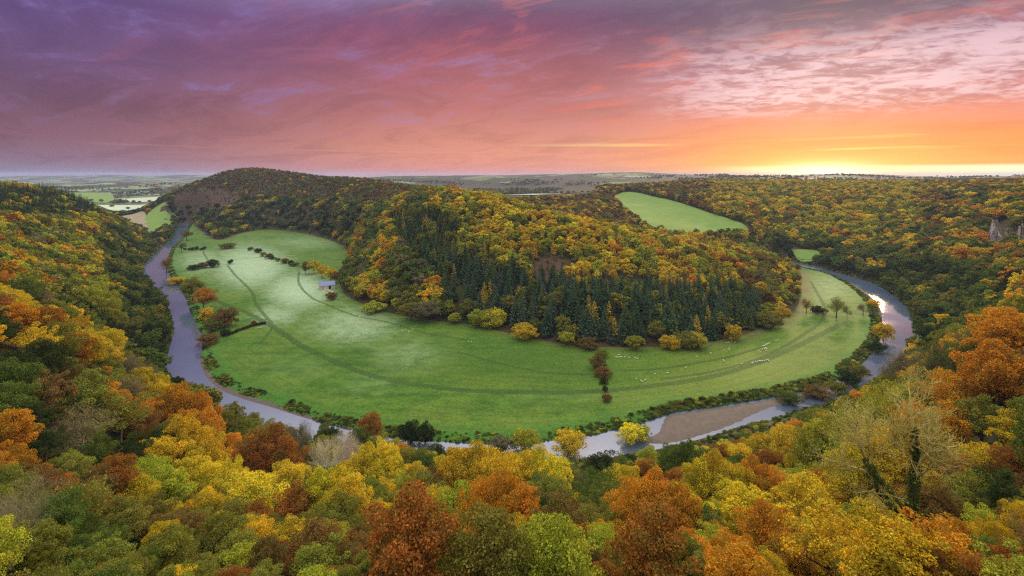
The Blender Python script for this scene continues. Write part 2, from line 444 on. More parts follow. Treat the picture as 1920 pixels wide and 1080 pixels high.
def cdt_sheet(poly, step, zoff, extra=None):
    """clean-edged sheet over a plan polygon, draped on the ground"""
    lo, hi = poly.min(0), poly.max(0)
    gx, gy = np.meshgrid(np.arange(lo[0], hi[0], step), np.arange(lo[1], hi[1], step))
    gx = gx + (np.arange(gx.shape[0]) % 2)[:, None] * step / 2
    Q = np.stack([gx.ravel(), gy.ravel()], 1)
    Q = Q[sdist(Q, poly) < -step * .45]
    pts = [Vector(p) for p in poly] + [Vector(p) for p in Q]
    n = len(poly)
    vs, _, fs, _, _, _ = delaunay_2d_cdt(pts, [], [list(range(n))], 1, 1e-5)
    P = np.array([(v.x, v.y) for v in vs])
    fs = np.array([f for f in fs if len(f) == 3])
    z = ground(P, True) + zoff
    return P, z, fs


def densify(poly, step):
    out = []
    for a, b in zip(poly, np.roll(poly, -1, 0)):
        k = max(1, int(np.hypot(*(b - a)) / step))
        for i in range(k): out.append(a + (b - a) * i / k)
    return np.array(out)


FROST = [(470, 500, 90, 50, 1.0), (560, 545, 80, 45, 1.0), (520, 590, 60, 25, .8), (380, 490, 60, 30, .75), (660, 610, 110, 45, .75), (760, 665, 90, 40, .5), (700, 720, 80, 30, .35), (570, 455, 90, 18, .55), (1560, 540, 60, 45, .55), (1420, 690, 120, 25, .2), (1050, 745, 160, 16, .25), (560, 690, 90, 35, .3)]


def meadow_material():
    def col(g):
        P = E(g, g.n('ShaderNodeNewGeometry').outputs['Position'])
        n0 = g.noise(P, .55, 5, .75); n1 = g.noise(P, .11, 6, .7); n2 = g.noise(P, .016, 4, .6)
        mow = g.noise(P.vmul((.35, 1.4, 1)), .10, 5, .7)
        c = g.mix(g.ss(n1 * .5 + mow * .5, .34, .66), (.022, .076, .004), (.080, .165, .011))
        c = g.mix(g.ss(n2, .38, .62) * .6, c, g.mix(n0, (.075, .130, .012), (.150, .205, .024)))
        c = g.mix(g.attr('dry') * .7, c, g.mix(n0, (.075, .122, .009), (.155, .205, .022)))
        c = g.mix(g.attr('spur_shade') * .65, c, g.mix(n0, (.022, .070, .004), (.070, .135, .010)))  # shadow of the spur painted into the turf as a darker middle
        c = g.mix(g.attr('lush') * .8, c, g.mix(n0, (.022, .095, .010), (.065, .195, .024)))
        lane = g.attr('lane') + (n1 - .5) * 5.0
        c = g.mix(g.ss(g.m('SINE', lane * .95), .55, 1.0) * g.ss(n2, .40, .58) * .38, c, c.vmul((.50, .60, .5)))
        tuft = g.voro(P, .16, 'Distance')
        c = g.mix(g.ss(tuft, .20, .08) * g.ss(n1, .48, .60) * .75, c, (.020, .045, .006))
        fr = g.attr('frost')
        fk = g.ss(n0 * .75 + n1 * .25 + fr * .22, .52, .72)
        c = g.mix(fk * fr * .85, c, (.36, .47, .31))
        c = g.mix(g.attr('worn') * g.ss(n1, .35, .65), c, (.095, .070, .034))
        gr = g.noise(P.vmul((1, .5, 1)), 1.3, 3, .8)
        c = g.mix(g.ss(gr, .45, .60) * .5, c, c.vmul((.45, .55, .45)))
        return g.mix(g.ss(n0, .46, .58) * .62, c, c.vmul((.40, .53, .40)))
    return material('meadow_turf', col, .9, .15, bump=(lambda g: g.noise(E(g, g.n('ShaderNodeNewGeometry').outputs['Position']), .9, 4, .7), .5, .5))


def build_meadow():
    P, z, fs = cdt_sheet(densify(MEADOW_POLY, 6), 5.0, .05)
    px, py = to_px(P[:, 0], P[:, 1], z)
    fr = np.zeros(len(P))
    for bx, by, w, h, a in FROST:
        fr = np.maximum(fr, a * np.exp(-(((px - bx) / w) ** 2 + ((py - by) / h) ** 2) ** 1.3))
    lush = sstep(-dist_polyline(P, INNER), -16, -3)
    db = dist_polyline(P, BASE)
    worn = sstep(-db, -14, -2) * (.4 + .6 * (px > 1300) + .3 * lumps(P, 40, 2))
    worn = np.maximum(worn, .5 * sstep(-np.hypot((px - 700) / 30, (py - 597) / 10), -1, -.4))
    worn = np.maximum(worn, .5 * sstep(-np.hypot((px - 1370) / 60, (py - 640) / 12), -1, -.4))
    me = mesh_np('meadow', np.column_stack([P, z]), fs, [meadow_material()], smooth=True, attrs={'lane': dist_polyline(P, smooth_curve([floor_pt(a_, b_, 2) for a_, b_ in [(322, 500), (370, 548), (470, 590), (560, 645), (690, 702), (850, 730), (1060, 736), (1220, 724), (1380, 694), (1530, 632), (1600, 590)]], 4)), 'dry': np.exp(-(((px - 1370) / 190) ** 2 + ((py - 690) / 60) ** 2)), 'spur_shade': np.exp(-(((px - 1000) / 190) ** 2 + ((py - 678) / 42) ** 2)), 'frost': fr, 'lush': lush, 'worn': np.clip(worn, 0, 1)})
    link('meadow', me, kind='structure', label='green frosted meadow inside the river bend')


build_meadow()


def water_material():
    m = bpy.data.materials.new('river_water'); m.use_nodes = True
    g = NT(m.node_tree); b = m.node_tree.nodes['Principled BSDF']
    P = E(g, g.n('ShaderNodeNewGeometry').outputs['Position'])
    g.put(b.inputs['Base Color'], (.060, .088, .132)); b.inputs['IOR'].default_value = 2.1
    g.put(b.inputs['Roughness'], g.ss(g.noise(P, .02, 3), .4, .65, .02, .07)); b.inputs['Specular IOR Level'].default_value = 1.0
    bn = g.n('ShaderNodeBump'); bn.inputs['Strength'].default_value = .07; bn.inputs['Distance'].default_value = .2
    g.put(bn.inputs['Height'], g.noise(P.vmul((1, .6, 1)), .5, 3, .55, .4)); g.put(b.inputs['Normal'], bn.outputs[0])
    return m


def build_river():
    # one level sheet a little wider than the channel; the banks rise through it
    n = 400
    def res(C):
        d = np.concatenate([[0], np.cumsum(np.hypot(*np.diff(C, axis=0).T))]); q = np.linspace(0, d[-1], n)
        return np.stack([np.interp(q, d, C[:, 0]), np.interp(q, d, C[:, 1])], 1)
    poly = densify(RIVER_POLY, 12)
    pts = [Vector(p) for p in poly]
    vs, _, fs, _, _, _ = delaunay_2d_cdt(pts, [], [list(range(len(pts)))], 1, 1e-5)
    V = [(v.x, v.y, 0.0) for v in vs]
    me = bpy.data.meshes.new('river'); me.from_pydata(V, [], [f for f in fs]); me.materials.append(water_material()); me.update()
    link('river', me, kind='structure', label='smooth river looping round the meadow')


build_river()

GRAVEL = material('river_gravel', lambda g: g.mix(g.noise(E(g, g.n('ShaderNodeNewGeometry').outputs['Position']), .45, 8, .8), (.028, .024, .020), (.155, .132, .112)), .95, .1,
                  bump=(lambda g: g.noise(E(g, g.n('ShaderNodeNewGeometry').outputs['Position']), 2.5, 4, .7), .6, .3))


def build_gravel():
    polys = [[(1236, 798), (1250, 779), (1290, 771), (1380, 758), (1440, 748), (1500, 735), (1540, 726), (1515, 744), (1462, 760), (1415, 780), (1378, 797), (1342, 811), (1300, 823), (1255, 834), (1200, 832), (1150, 828), (1205, 820), (1232, 811)]]
    for pl in polys:
        poly = densify(smooth_curve([floor_pt(*p) for p in pl + pl[:1]], 3)[:-1], 2.5)
        lo, hi = poly.min(0), poly.max(0)
        gx, gy = np.meshgrid(np.arange(lo[0], hi[0], 2), np.arange(lo[1], hi[1], 2))
        Q = np.stack([gx.ravel(), gy.ravel()], 1); Q = Q[sdist(Q, poly) < -1]
        vs, _, fs, _, _, _ = delaunay_2d_cdt([Vector(p) for p in poly] + [Vector(p) for p in Q], [], [list(range(len(poly)))], 1, 1e-5)
        P = np.array([(v.x, v.y) for v in vs])
        z = -.12 + .75 * sstep(-sdist(P, poly), 0, 5) + lumps(P, 9, 5) * .12
        me = mesh_np('gravel_bar', np.column_stack([P, z]), np.array([f for f in fs if len(f) == 3]), [GRAVEL], smooth=True)
        link('gravel_bar', me, kind='structure', label='grey brown gravel bar beside the narrow channel')
    # shingle strips along the foot of the meadow bank
    for a, b, w, nm in ((12, 19, 3.2, 'pebble strip under the inner bank'), (38, 42, 5.0, 'pale shingle edge beside the dark upstream reach')):
        seg = INNER[a * 4:b * 4]
        nx = np.gradient(seg, axis=0); nx = np.stack([nx[:, 1], -nx[:, 0]], 1); nx /= np.linalg.norm(nx, axis=1)[:, None]
        t = np.linspace(0, np.pi, len(seg)); ww = (w * np.sin(t) ** .5)[:, None]
        A = seg - nx * .8; M = seg + nx * ww * .6; B = seg + nx * ww
        sgn = sdist(seg + nx * 2, RIVER_POLY).mean()
        if sgn > 0: A, M, B = seg + nx * .8, seg - nx * ww * .6, seg - nx * ww
        k = len(seg)
        V = np.vstack([np.column_stack([A, np.full(k, .45)]), np.column_stack([M, np.full(k, .16)]), np.column_stack([B, np.full(k, -.1)])])
        i = np.arange(k - 1)
        Fc = np.vstack([np.stack([i, i + 1, i + 1 + k, i + k], 1), np.stack([i + k, i + 1 + k, i + 1 + 2 * k, i + 2 * k], 1)])
        link('shingle_bank', mesh_np('shingle_bank', V, Fc, [GRAVEL], smooth=True), kind='structure', label=nm)


build_gravel()


def path_material():
    m = bpy.data.materials.new('trodden_grass'); m.use_nodes = True
    g = NT(m.node_tree); b = m.node_tree.nodes['Principled BSDF']; out = m.node_tree.nodes['Material Output']
    P = E(g, g.n('ShaderNodeNewGeometry').outputs['Position'])
    g.put(b.inputs['Base Color'], g.mix(g.noise(P, .8, 4, .7), (.016, .060, .003), (.045, .100, .008))); b.inputs['Roughness'].default_value = .95
    tr = g.n('ShaderNodeBsdfTransparent'); mx = g.n('ShaderNodeMixShader')
    g.put(mx.inputs[0], g.ss(g.attr('edge') + g.noise(P, .5, 3) * .5 - .25, .1, .75) * .42)
    m.node_tree.links.new(tr.outputs[0], mx.inputs[1]); m.node_tree.links.new(b.outputs[0], mx.inputs[2]); m.node_tree.links.new(mx.outputs[0], out.inputs[0])
    return m


PATHM = path_material()
PATHS = [([(322, 500), (330, 520), (370, 548), (420, 570), (470, 590), (520, 618), (560, 645), (620, 675), (690, 702), (760, 718), (850, 730), (950, 735), (1060, 736), (1130, 733), (1220, 724), (1300, 713), (1380, 694), (1460, 664), (1530, 632), (1590, 600)], 3.4, 'wide dark track curving along the whole meadow'),
         ([(425, 495), (440, 515), (470, 545), (480, 570), (497, 592), (512, 608)], 2.0, 'narrow dark trail winding down the frosted field'),
         ([(562, 505), (560, 530), (580, 555), (610, 570), (660, 590), (730, 605), (800, 625), (900, 640)], 1.8, 'faint trail curving past the barn'),
         ([(1230, 712), (1320, 700), (1400, 680), (1460, 655), (1510, 625), (1540, 602), (1545, 575), (1530, 545), (1518, 525)], 1.9, 'thin trail leading up between the meadow trees'),
         ([(1150, 695), (1230, 692), (1300, 682), (1370, 668), (1430, 650)], 1.6, 'faint trail below the conifer edge'),
         ([(860, 660), (950, 685), (1040, 700), (1115, 702)], 1.6, 'faint trail crossing to the dark hedge shrubs'),
         ([(512, 612), (500, 630), (480, 650)], 1.3, 'short tyre trail beyond the hedge end'),
         ([(380, 465), (385, 480), (400, 490), (460, 485), (520, 480)], 1.6, 'trail along the small hedge shrubs')]
for pts, w, lab in PATHS:
    C = smooth_curve([floor_pt(x, y, 2) for x, y in pts], 8)
    T = np.gradient(C, axis=0); Nn = np.stack([-T[:, 1], T[:, 0]], 1); Nn /= np.linalg.norm(Nn, axis=1)[:, None]
    rows = [C + Nn * w * o for o in (-1, -.35, .35, 1)]
    k = len(C); allp = np.vstack(rows)
    V = np.column_stack([allp, ground(allp, True) + .12])
    i = np.arange(k - 1)
    Fc = np.vstack([np.stack([i + a * k, i + 1 + a * k, i + 1 + (a + 1) * k, i + (a + 1) * k], 1) for a in range(3)])
    ends = np.minimum(1, np.minimum(np.arange(k), k - 1 - np.arange(k)) / 3)
    link('path', mesh_np('path', V, Fc, [PATHM], smooth=True, attrs={'edge': np.concatenate([np.zeros(k), ends, ends, np.zeros(k)])}), kind='structure', label=lab)

# fields beyond the bend: (corner columns/distances, colour pair, label)
def field_material(name, a, b):
    return material(name, lambda g: g.mix(g.noise(E(g, g.n('ShaderNodeNewGeometry').outputs['Position']), .05, 5, .65), a, b), .92, .12)


GREENF = field_material('green_field', (.075, .150, .024), (.15, .225, .050))
FROSTF = field_material('frosted_field', (.20, .30, .19), (.42, .50, .38))
TANF = field_material('stubble_field', (.16, .14, .085), (.27, .24, .14))
FIELDS = [([(1150, 1290), (1182, 1360), (1250, 1180), (1330, 960), (1410, 815), (1390, 770), (1250, 800), (1185, 960)], GREENF, 'smooth bright green field behind the wooded spur'),
          ([(950, 1750), (1000, 1950), (1105, 1900), (1095, 1620), (1000, 1600)], FROSTF, 'pale green field on the rise beyond the spur'),
          ([(280, 950), (300, 1050), (322, 1180), (315, 1300), (285, 1280), (268, 1150)], GREENF, 'bright green riverside field across the water'),
          ([(215, 1250), (262, 1330), (278, 1150), (262, 1080)], TANF, 'tan stubble field by the river bend'),
          ([(185, 1850), (290, 1950), (300, 1650), (265, 1450), (205, 1600)], FROSTF, 'white frosted field in the far valley'),
          ([(95, 2700), (200, 2900), (210, 2150), (150, 2100)], GREENF, 'dull green field below the village'),
          ([(215, 2400), (300, 2500), (305, 2250), (250, 2150)], FROSTF, 'striped pale field on the far bank'),
          ([(1340, 2500), (1460, 2500), (1430, 2050), (1350, 2050)], GREENF, 'green field above the right woods'),
          ([(1480, 2500), (1600, 2600), (1680, 2300), (1530, 2100)], TANF, 'straw coloured field under the sunrise'),
          ([(1770, 1350), (1815, 1370), (1825, 1250), (1785, 1240)], GREENF, 'small green clearing on the plateau'),
          ([(1485, 730), (1530, 724), (1535, 690), (1502, 697)], GREENF, 'strip of green bank where the river vanishes')]
FIELD_POLYS = []
for pl, mt, lab in FIELDS:
    poly = np.array([((px - CX) / F * d, d) for px, d in pl])
    poly = smooth_curve(np.vstack([poly, poly[:1]]), 3)[:-1]
    FIELD_POLYS.append(poly)
    P, z, fs = cdt_sheet(densify(poly, 30), max(12, poly[:, 1].mean() * .016), 2.5 if poly[:, 1].mean() > 1000 else 1.0)
    link('field', mesh_np('field', np.column_stack([P, z]), fs, [mt], smooth=True), kind='structure', label=lab)

# ------------------------------------------------------------------ foliage materials and tree shapes
PAL = dict(gold=(.49, .350, .020), yellow=(.56, .45, .026), ygreen=(.29, .31, .028), olive=(.165, .168, .026), green=(.080, .120, .022), dark=(.026, .044, .012),
           orange=(.46, .210, .018), rust=(.24, .092, .018), brown=(.150, .092, .026), grey=(.155, .140, .070), pale=(.40, .38, .27), red=(.30, .022, .014),
           spruce=(.036, .076, .036), pine=(.075, .110, .028), larch=(.42, .29, .025), teal=(.050, .092, .056))
WORD = dict(gold='golden', yellow='bright yellow', ygreen='yellow green', olive='olive', green='green', dark='dark green', orange='orange', rust='rust red', brown='brown', grey='grey twiggy', pale='whitish', red='crimson',
            spruce='dark green', pine='mid green', larch='yellow', teal='blue green')


def leaf_material(name, trans=.36, var=.85):
    m = bpy.data.materials.new(name); m.use_nodes = True; t = m.node_tree
    t.nodes.clear(); g = NT(t)
    tint = g.attr('tint', 'Color', 'INSTANCER')
    ri = E(g, g.n('ShaderNodeNewGeometry').outputs['Random Per Island'])
    P = g.coord('Object')
    n = g.noise(P, .42, 3, .6)
    c = g.mix(g.ss(ri, 0, 1, .0, var), tint, tint.vmul((.30, .34, .36)))
    n3 = g.noise(P, .22, 3, .6)
    c = g.mix(g.ss(n3, .46, .62) * .62, c, g.mix(.5, tint.vmul((.45, .62, .8)), (.085, .105, .018)))         # greener patches within one crown
    c = g.mix(g.ss(n, .46, .28) * .45, c, tint.vmul((1.15, .85, .8)))
    d = g.n('ShaderNodeBsdfDiffuse'); g.put(d.inputs[0], c)
    tr = g.n('ShaderNodeBsdfTranslucent'); g.put(tr.inputs[0], c.vmul((trans * 1.05, trans, trans * .8)))
    mx = g.n('ShaderNodeAddShader')
    t.links.new(d.outputs[0], mx.inputs[0]); t.links.new(tr.outputs[0], mx.inputs[1])
    o = g.n('ShaderNodeOutputMaterial'); t.links.new(mx.outputs[0], o.inputs[0])
    return m


LEAF = leaf_material('autumn_leaves'); NEEDLE = leaf_material('needles', .2, .6)
BARK = material('bark', lambda g: g.mix(g.noise(g.coord(), 3.0, 4, .7), (.030, .024, .018), (.105, .085, .065)), .95, .1)
TWIG = material('twig_bark', lambda g: g.attr('tint', 'Color', 'INSTANCER'), .9, .1)
IVYBARK = material('mossy_bark', lambda g: g.mix(g.noise(g.coord(), 2.0, 4, .7), (.035, .040, .012), (.10, .11, .03)), .95, .1)


def quads(C, A, B):
    n = len(C)
    V = np.empty((n, 4, 3)); V[:, 0] = C - A; V[:, 1] = C + B; V[:, 2] = C + A; V[:, 3] = C - B
    return V.reshape(-1, 3), np.arange(n * 4).reshape(-1, 4)


def unit(r, n):
    d = r.normal(size=(n, 3)); return d / np.linalg.norm(d, axis=1)[:, None]


def leaf_cloud(r, lobes, n, leaf, down=.35, shell=.25):
    lobes = np.array(lobes); w = lobes[:, 3] ** 2
    k = r.choice(len(lobes), n, p=w / w.sum())
    d = unit(r, n); flip = (d[:, 2] < 0) & (r.random(n) > down); d[flip, 2] *= -1
    C = lobes[k, :3] + d * (lobes[k, 3] * (1 - shell * r.random(n) ** 1.6 + .13 * r.normal(size=n)))[:, None] * np.array([1, 1, .82])
    nn = d * .75 + unit(r, n) * .8; nn /= np.linalg.norm(nn, axis=1)[:, None]
    a = np.cross(nn, unit(r, n)); a /= np.linalg.norm(a, axis=1)[:, None] + 1e-9
    b = np.cross(nn, a)
    s = (leaf * r.uniform(.6, 1.35, n))[:, None]
    return quads(C, a * s * .62, b * s * .42)


def crown_lobes(r, H, W, nl, base=.26, flat=1.0, lop=.26, r0=.13, r1=.21):
    """lobes filling an uneven crown between base*H and H"""
    out = []
    cz, rz = H * (base + 1) / 2, H * (1 - base) / 2
    tries = 0
    while len(out) < nl and tries < 4000:
        tries += 1
        d = unit(r, 1)[0]
        if d[2] < -.55: continue
        q = r.uniform(.50, .86)
        rad = W * r.uniform(r0, r1)
        c = np.array([d[0] * W * .5 * q, d[1] * W * .5 * q, cz + d[2] * rz * q * flat])
        c[:2] *= 1 + lop * r.normal()
        if c[2] + rad > H * 1.02: c[2] = H - rad
        if all(np.linalg.norm(c - o[:3]) > .55 * (rad + o[3]) for o in out): out.append(np.array([*c, rad]))
    out.append(np.array([0, 0, cz, W * .26])); out.append(np.array([0, 0, cz - rz * .35, W * .22]))
    return out


def trunk_mb(r, lobes, H, W, base, n=6, thick=None):
    mb = MB(); th = thick or H * .022
    z0 = H * base * .9
    bend = r.normal(size=2) * H * .02
    top = H * .72
    mb.tube([(0, 0, -1.0), (0, 0, .4), (bend[0] * .5, bend[1] * .5, z0), (bend[0], bend[1], (z0 + top) / 2), (bend[0] * 1.3, bend[1] * 1.3, top)], [th * 1.6, th * 1.1, th * .9, th * .6, th * .2], n)
    for l in lobes[:9]:
        s = (bend[0] * .7, bend[1] * .7, min(l[2] * .75, top * .85) * .8)
        mid = (l[0] * .5, l[1] * .5, (s[2] + l[2]) / 2 - H * .01)
        mb.tube([s, mid, tuple(l[:3])], [th * .5, th * .32, th * .1], 4)
    return mb


def branch_system(r, mb, p, d, L, rad, depth, tips, spread=.62, n=4, up=.12):
    pts = [Vector(p)]; dirv = Vector(d); seg = 3
    for i in range(seg):
        dirv = (dirv + Vector(r.normal(size=3)) * .16 + Vector((0, 0, up))).normalized()
        pts.append(pts[-1] + dirv * L / seg)
    mb.tube(pts, [rad * (1 - .5 * i / seg) for i in range(seg + 1)], n if depth > 1 else 3)
    if depth == 0:
        tips.append(tuple(pts[-1])); return
    for i in range(1, seg + 1):
        for _ in range(2 if i < seg else 3):
            a = Vector(r.normal(size=3)); a -= a.dot(dirv) * dirv; a = a.normalized()
            nd = (dirv * (1 - spread * .5) + a * spread * r.uniform(.7, 1.3)).normalized()
            branch_system(r, mb, pts[i], nd, L * r.uniform(.52, .74), rad * .42, depth - 1, tips, spread, n, up)


class Proto:
    pass


def merge(parts, name, mats):
    """parts: (verts, quads or polys, material index)"""
    V = []; polys = []; mi = []; b = 0
    for v, f, m in parts:
        V.append(np.asarray(v, float)); polys += [tuple(int(i) + b for i in q) for q in f]; mi += [m] * len(f); b += len(v)
    me = bpy.data.meshes.new(name); me.from_pydata(np.vstack(V).tolist(), [], polys)
    for m in mats: me.materials.append(m)
    me.polygons.foreach_set('material_index', np.array(mi, np.int32)); me.update()
    return me


def make_broad(seed, H=16.0, W=11.5, nl=22, base=.24, nleaf=9000, leaf=.36, down=.35, flat=1.0, combined=False, tn=6, r0=.13, r1=.21):
    r = np.random.default_rng(seed)
    lobes = crown_lobes(r, H, W, nl, base, flat, .26, r0, r1)
    V, Q = leaf_cloud(r, lobes, nleaf, leaf, down)
    tb = trunk_mb(r, lobes, H, W, base, tn)
    p = Proto(); p.H, p.W = H, W
    if combined:
        p.joint = merge([(tb.v, tb.f, 0), (V, Q, 1)], 'tree_mesh', (BARK, LEAF))
    p.trunk = tb.mesh('trunk', BARK, smooth=True); p.crown = mesh_np('crown', V, Q, [LEAF])
    return p


def make_sparse(seed, H=14.0, W=11.0, nleaf=2600, leaf=.34, depth=3):
    r = np.random.default_rng(seed); mb = MB(); tips = []
    th = H * .02
    mb2 = MB(); mb2.tube([(0, 0, -1), (0, 0, .5), (.2, .1, H * .22), (.1, .3, H * .42)], [th * 1.5, th * 1.1, th * .9, th * .55], 7)
    for i in range(10):
        a = i * 2.4 + r.uniform(-.4, .4); el = (.12, .45, .8, 1.2)[i % 4] + r.uniform(-.1, .15)
        z = H * r.uniform(.12, .40)
        branch_system(r, mb, (0.1, .1, z), (math.cos(a) * math.cos(el), math.sin(a) * math.cos(el), math.sin(el)), W * r.uniform(.24, .32), th * .42, depth, tips, .72)
    p = Proto(); p.H, p.W = H, W
    p.trunk = mb2.mesh('trunk', BARK, smooth=True)
    p.twigs = mb.mesh('branches', TWIG)
    p.crown = None
    if nleaf:
        T = np.array(tips); k = r.choice(len(T), nleaf)
        C = T[k] + r.normal(size=(nleaf, 3)) * .42
        a = unit(r, nleaf); b = np.cross(a, unit(r, nleaf)); b /= np.linalg.norm(b, axis=1)[:, None]
        s = (leaf * r.uniform(.6, 1.3, nleaf))[:, None]
        V, Q = quads(C, a * s * .6, b * s * .4)
        p.crown = mesh_np('crown', V, Q, [LEAF])
    return p


def make_conifer(seed, H=26.0, R=3.7, layers=32, per=9, soft=0.0, combined=False):
    r = np.random.default_rng(seed)
    C, A, B = [], [], []
    for i in range(layers):
        f = i / (layers - 1); z = H * (.10 + .88 * f)
        rad = R * (1 - f) ** (.85 - .25 * soft) * r.uniform(.78, 1.12) + .25
        m = max(4, int(per * (1 - .45 * f)))
        for k in range(m):
            an = 6.283 * (k + r.uniform(-.35, .35)) / m + i * 1.1
            L = rad * r.uniform(.68, 1.15)
            o = np.array([math.cos(an), math.sin(an), 0]); s = np.array([-o[1], o[0], 0])
            for q, ln in ((.30, .34), (.62, .32), (.9, .24)):
                droop = -.30 * L * q * q + (.12 + .15 * f) * L * q
                C.append(o * L * q + np.array([0, 0, z + droop + r.normal() * .12]))
                ax = o + np.array([0, 0, -.35 + .25 * f]) + r.normal(size=3) * (.15 + .3 * soft)
                A.append(ax / np.linalg.norm(ax) * L * ln * 1.15)
                bx = s + r.normal(size=3) * (.28 + .3 * soft)
                B.append(bx / np.linalg.norm(bx) * max(.28, L * .25) * r.uniform(.7, 1.2))
    V, Q = quads(np.array(C), np.array(A), np.array(B))
    mb = MB(); mb.tube([(0, 0, -1), (0, 0, H * .3), (0, 0, H * .97)], [.34, .26, .04], 6)
    tip = quads(np.array([[0, 0, H * .985]] * 2), np.array([[0, 0, H * .025]] * 2), np.array([[.22, 0, 0], [0, .22, 0]]))
    V, Q = np.vstack([V, tip[0]]), np.vstack([Q, tip[1] + len(V)])
    p = Proto(); p.H, p.W = H, 2 * R
    if combined: p.joint = merge([(mb.v, mb.f, 0), (V, Q, 1)], 'conifer_mesh', (BARK, NEEDLE))
    p.trunk = mb.mesh('trunk', BARK, smooth=True); p.crown = mesh_np('crown', V, Q, [NEEDLE])
    return p


def make_bush(seed, H=4.0, W=5.5, nleaf=2200, leaf=.30, combined=False):
    r = np.random.default_rng(seed); lobes = []
    for i in range(12):
        a = r.uniform(0, 6.28); q = r.uniform(.1, .62) ** .7
        rad = W * r.uniform(.15, .24)
        lobes.append([math.cos(a) * W * .5 * q, math.sin(a) * W * .5 * q, max(rad * .75, r.uniform(.3, .8) * H * (1 - .45 * q)), rad])
    V, Q = leaf_cloud(r, lobes, nleaf, leaf, .6)
    mb = MB()
    for i in range(5):
        l = lobes[i]; mb.tube([(0, 0, -.5), (l[0] * .4, l[1] * .4, l[2] * .5), tuple(l[:3])], [.14, .09, .03], 4)
    p = Proto(); p.H, p.W = H, W
    if combined: p.joint = merge([(mb.v, mb.f, 0), (V, Q, 1)], 'shrub_mesh', (BARK, LEAF))
    p.trunk = mb.mesh('stems', BARK); p.crown = mesh_np('crown', V, Q, [LEAF])
    return p


NEAR = [make_broad(100 + i, 16, 11.5 + (i % 3), 40 + 8 * (i % 4), .12 + .03 * (i % 3), 15000, .29, .55, r0=.075, r1=.15) for i in range(8)]
LOOSE = [make_broad(120 + i, 17, 11.0, 34, .22, 7000, .30, .7, r0=.06, r1=.13) for i in range(5)]
SPARSE = [make_sparse(140 + i, 14, 11, 2000, .27) for i in range(4)]
BARE = [make_sparse(150 + i, 13, 11, 0, depth=4 if i == 0 else 3) for i in range(3)]
MID = [make_broad(160 + i, 15, 10.0 + (i % 4) * .8, 22 + 3 * (i % 4), .08 + .03 * (i % 3), 1900, .78, .6, combined=True, tn=4, r0=.09, r1=.18) for i in range(9)]
CONIFER = [make_conifer(180 + i, 26, 3.5 + .25 * i, 32, 9, combined=True) for i in range(4)]
LARCH = [make_conifer(190 + i, 20, 3.4, 26, 8, soft=.9, combined=True) for i in range(3)]
BUSH = [make_bush(200 + i, 4.0, 5.0 + i * .4, combined=True) for i in range(4)]


SHRUBBY = [make_broad(220 + i, 9, 10 + .6 * i, 46, -.14, 9000, .34, .6, r0=.08, r1=.15) for i in range(4)]


def set_tint(o, pal, r):
    c = np.array(PAL[pal]) if isinstance(pal, str) else np.array(pal)
    c = c * r.uniform(.82, 1.18) * r.uniform(.92, 1.08, 3)
    o['tint'] = [float(v) for v in c]


TR = np.random.default_rng(77)


def plant(name, proto, x, y, H, W, pal, label, group=None, cat='tree', rot=None, z=None):
    e = link(name, None, label=label, category=cat)
    if group: e['group'] = group
    e.location = (x, y, (gz(x, y) if z is None else z) - .15); e.rotation_euler = (0, 0, TR.uniform(0, 6.28) if rot is None else rot)
    e.scale = (W / proto.W, W / proto.W, H / proto.H)
    e.empty_display_size = .1
    link('stems' if cat == 'shrub' else 'trunk', proto.trunk, e)
    if getattr(proto, 'twigs', None):
        b = link('branches', proto.twigs, e); set_tint(b, 'grey' if pal not in ('pale', 'olive', 'brown', 'ygreen') else pal, TR)
    if proto.crown:
        c = link('crown', proto.crown, e); set_tint(c, pal, TR)
    return e


def march(px, py, w, hc=.62, ratio=1.3, dmin=24, dmax=330):
    """where a crown of w photo pixels centred at this pixel can stand with its foot on the slope"""
    D = np.arange(dmin, dmax, 1.0)
    X = (px - CX) / F * D
    rz = CAMZ - (py - HY) / F * D
    g = ground(np.stack([X, D], 1), True)
    W = w * D / F
    f = rz - g - hc * ratio * W
    ok = np.where((f[:-1] > 0) & (f[1:] <= 0))[0]
    i = ok[-1] if len(ok) else int(np.argmin(np.abs(f)))
    i = max(i, int(np.searchsorted(D, 34)))
    return X[i], D[i], g[i], W[i], rz[i]


def spot(px, y):
    row = 'high' if y < 85 else 'midway' if y < 150 else 'low'
    by = 'above the western bend' if px < 420 else 'above the pale leafless tree' if px < 720 else 'above the dark bank bushes' if px < 930 else 'above the yellow willows' if px < 1200 else 'above the gravel bar' if px < 1500 else 'by the ivy clad tree' if px < 1790 else 'beyond the ivy clad tree'
    return f'{row} on the slope {by}'


def zone_text(x, y, px, kind='b'):
    if y < 245 and px < 1990 and not (px < 330 and y > 230): return spot(px, y)
    if px < 345: return ('at the western waterline' if dist_polyline(np.array([[x, y]]), OUTER)[0] < 48 else 'on the western valley side')
    if px > 1530: return ('at the eastern waterline' if dist_polyline(np.array([[x, y]]), OUTER)[0] < 55 else 'on the eastern valley side')
    db = dist_polyline(np.array([[x, y]]), BASE)[0]
    row = 'front row' if db < 16 else 'middle' if db < 40 else 'depth'
    side = 'behind the barn' if px < 830 else 'west of the hedge' if px < 1060 else 'opposite the hedge' if px < 1190 else 'east of the hedge' if px < 1330 else 'near the meadow trees'
    return f'in the {row} of the spur wood {side}'


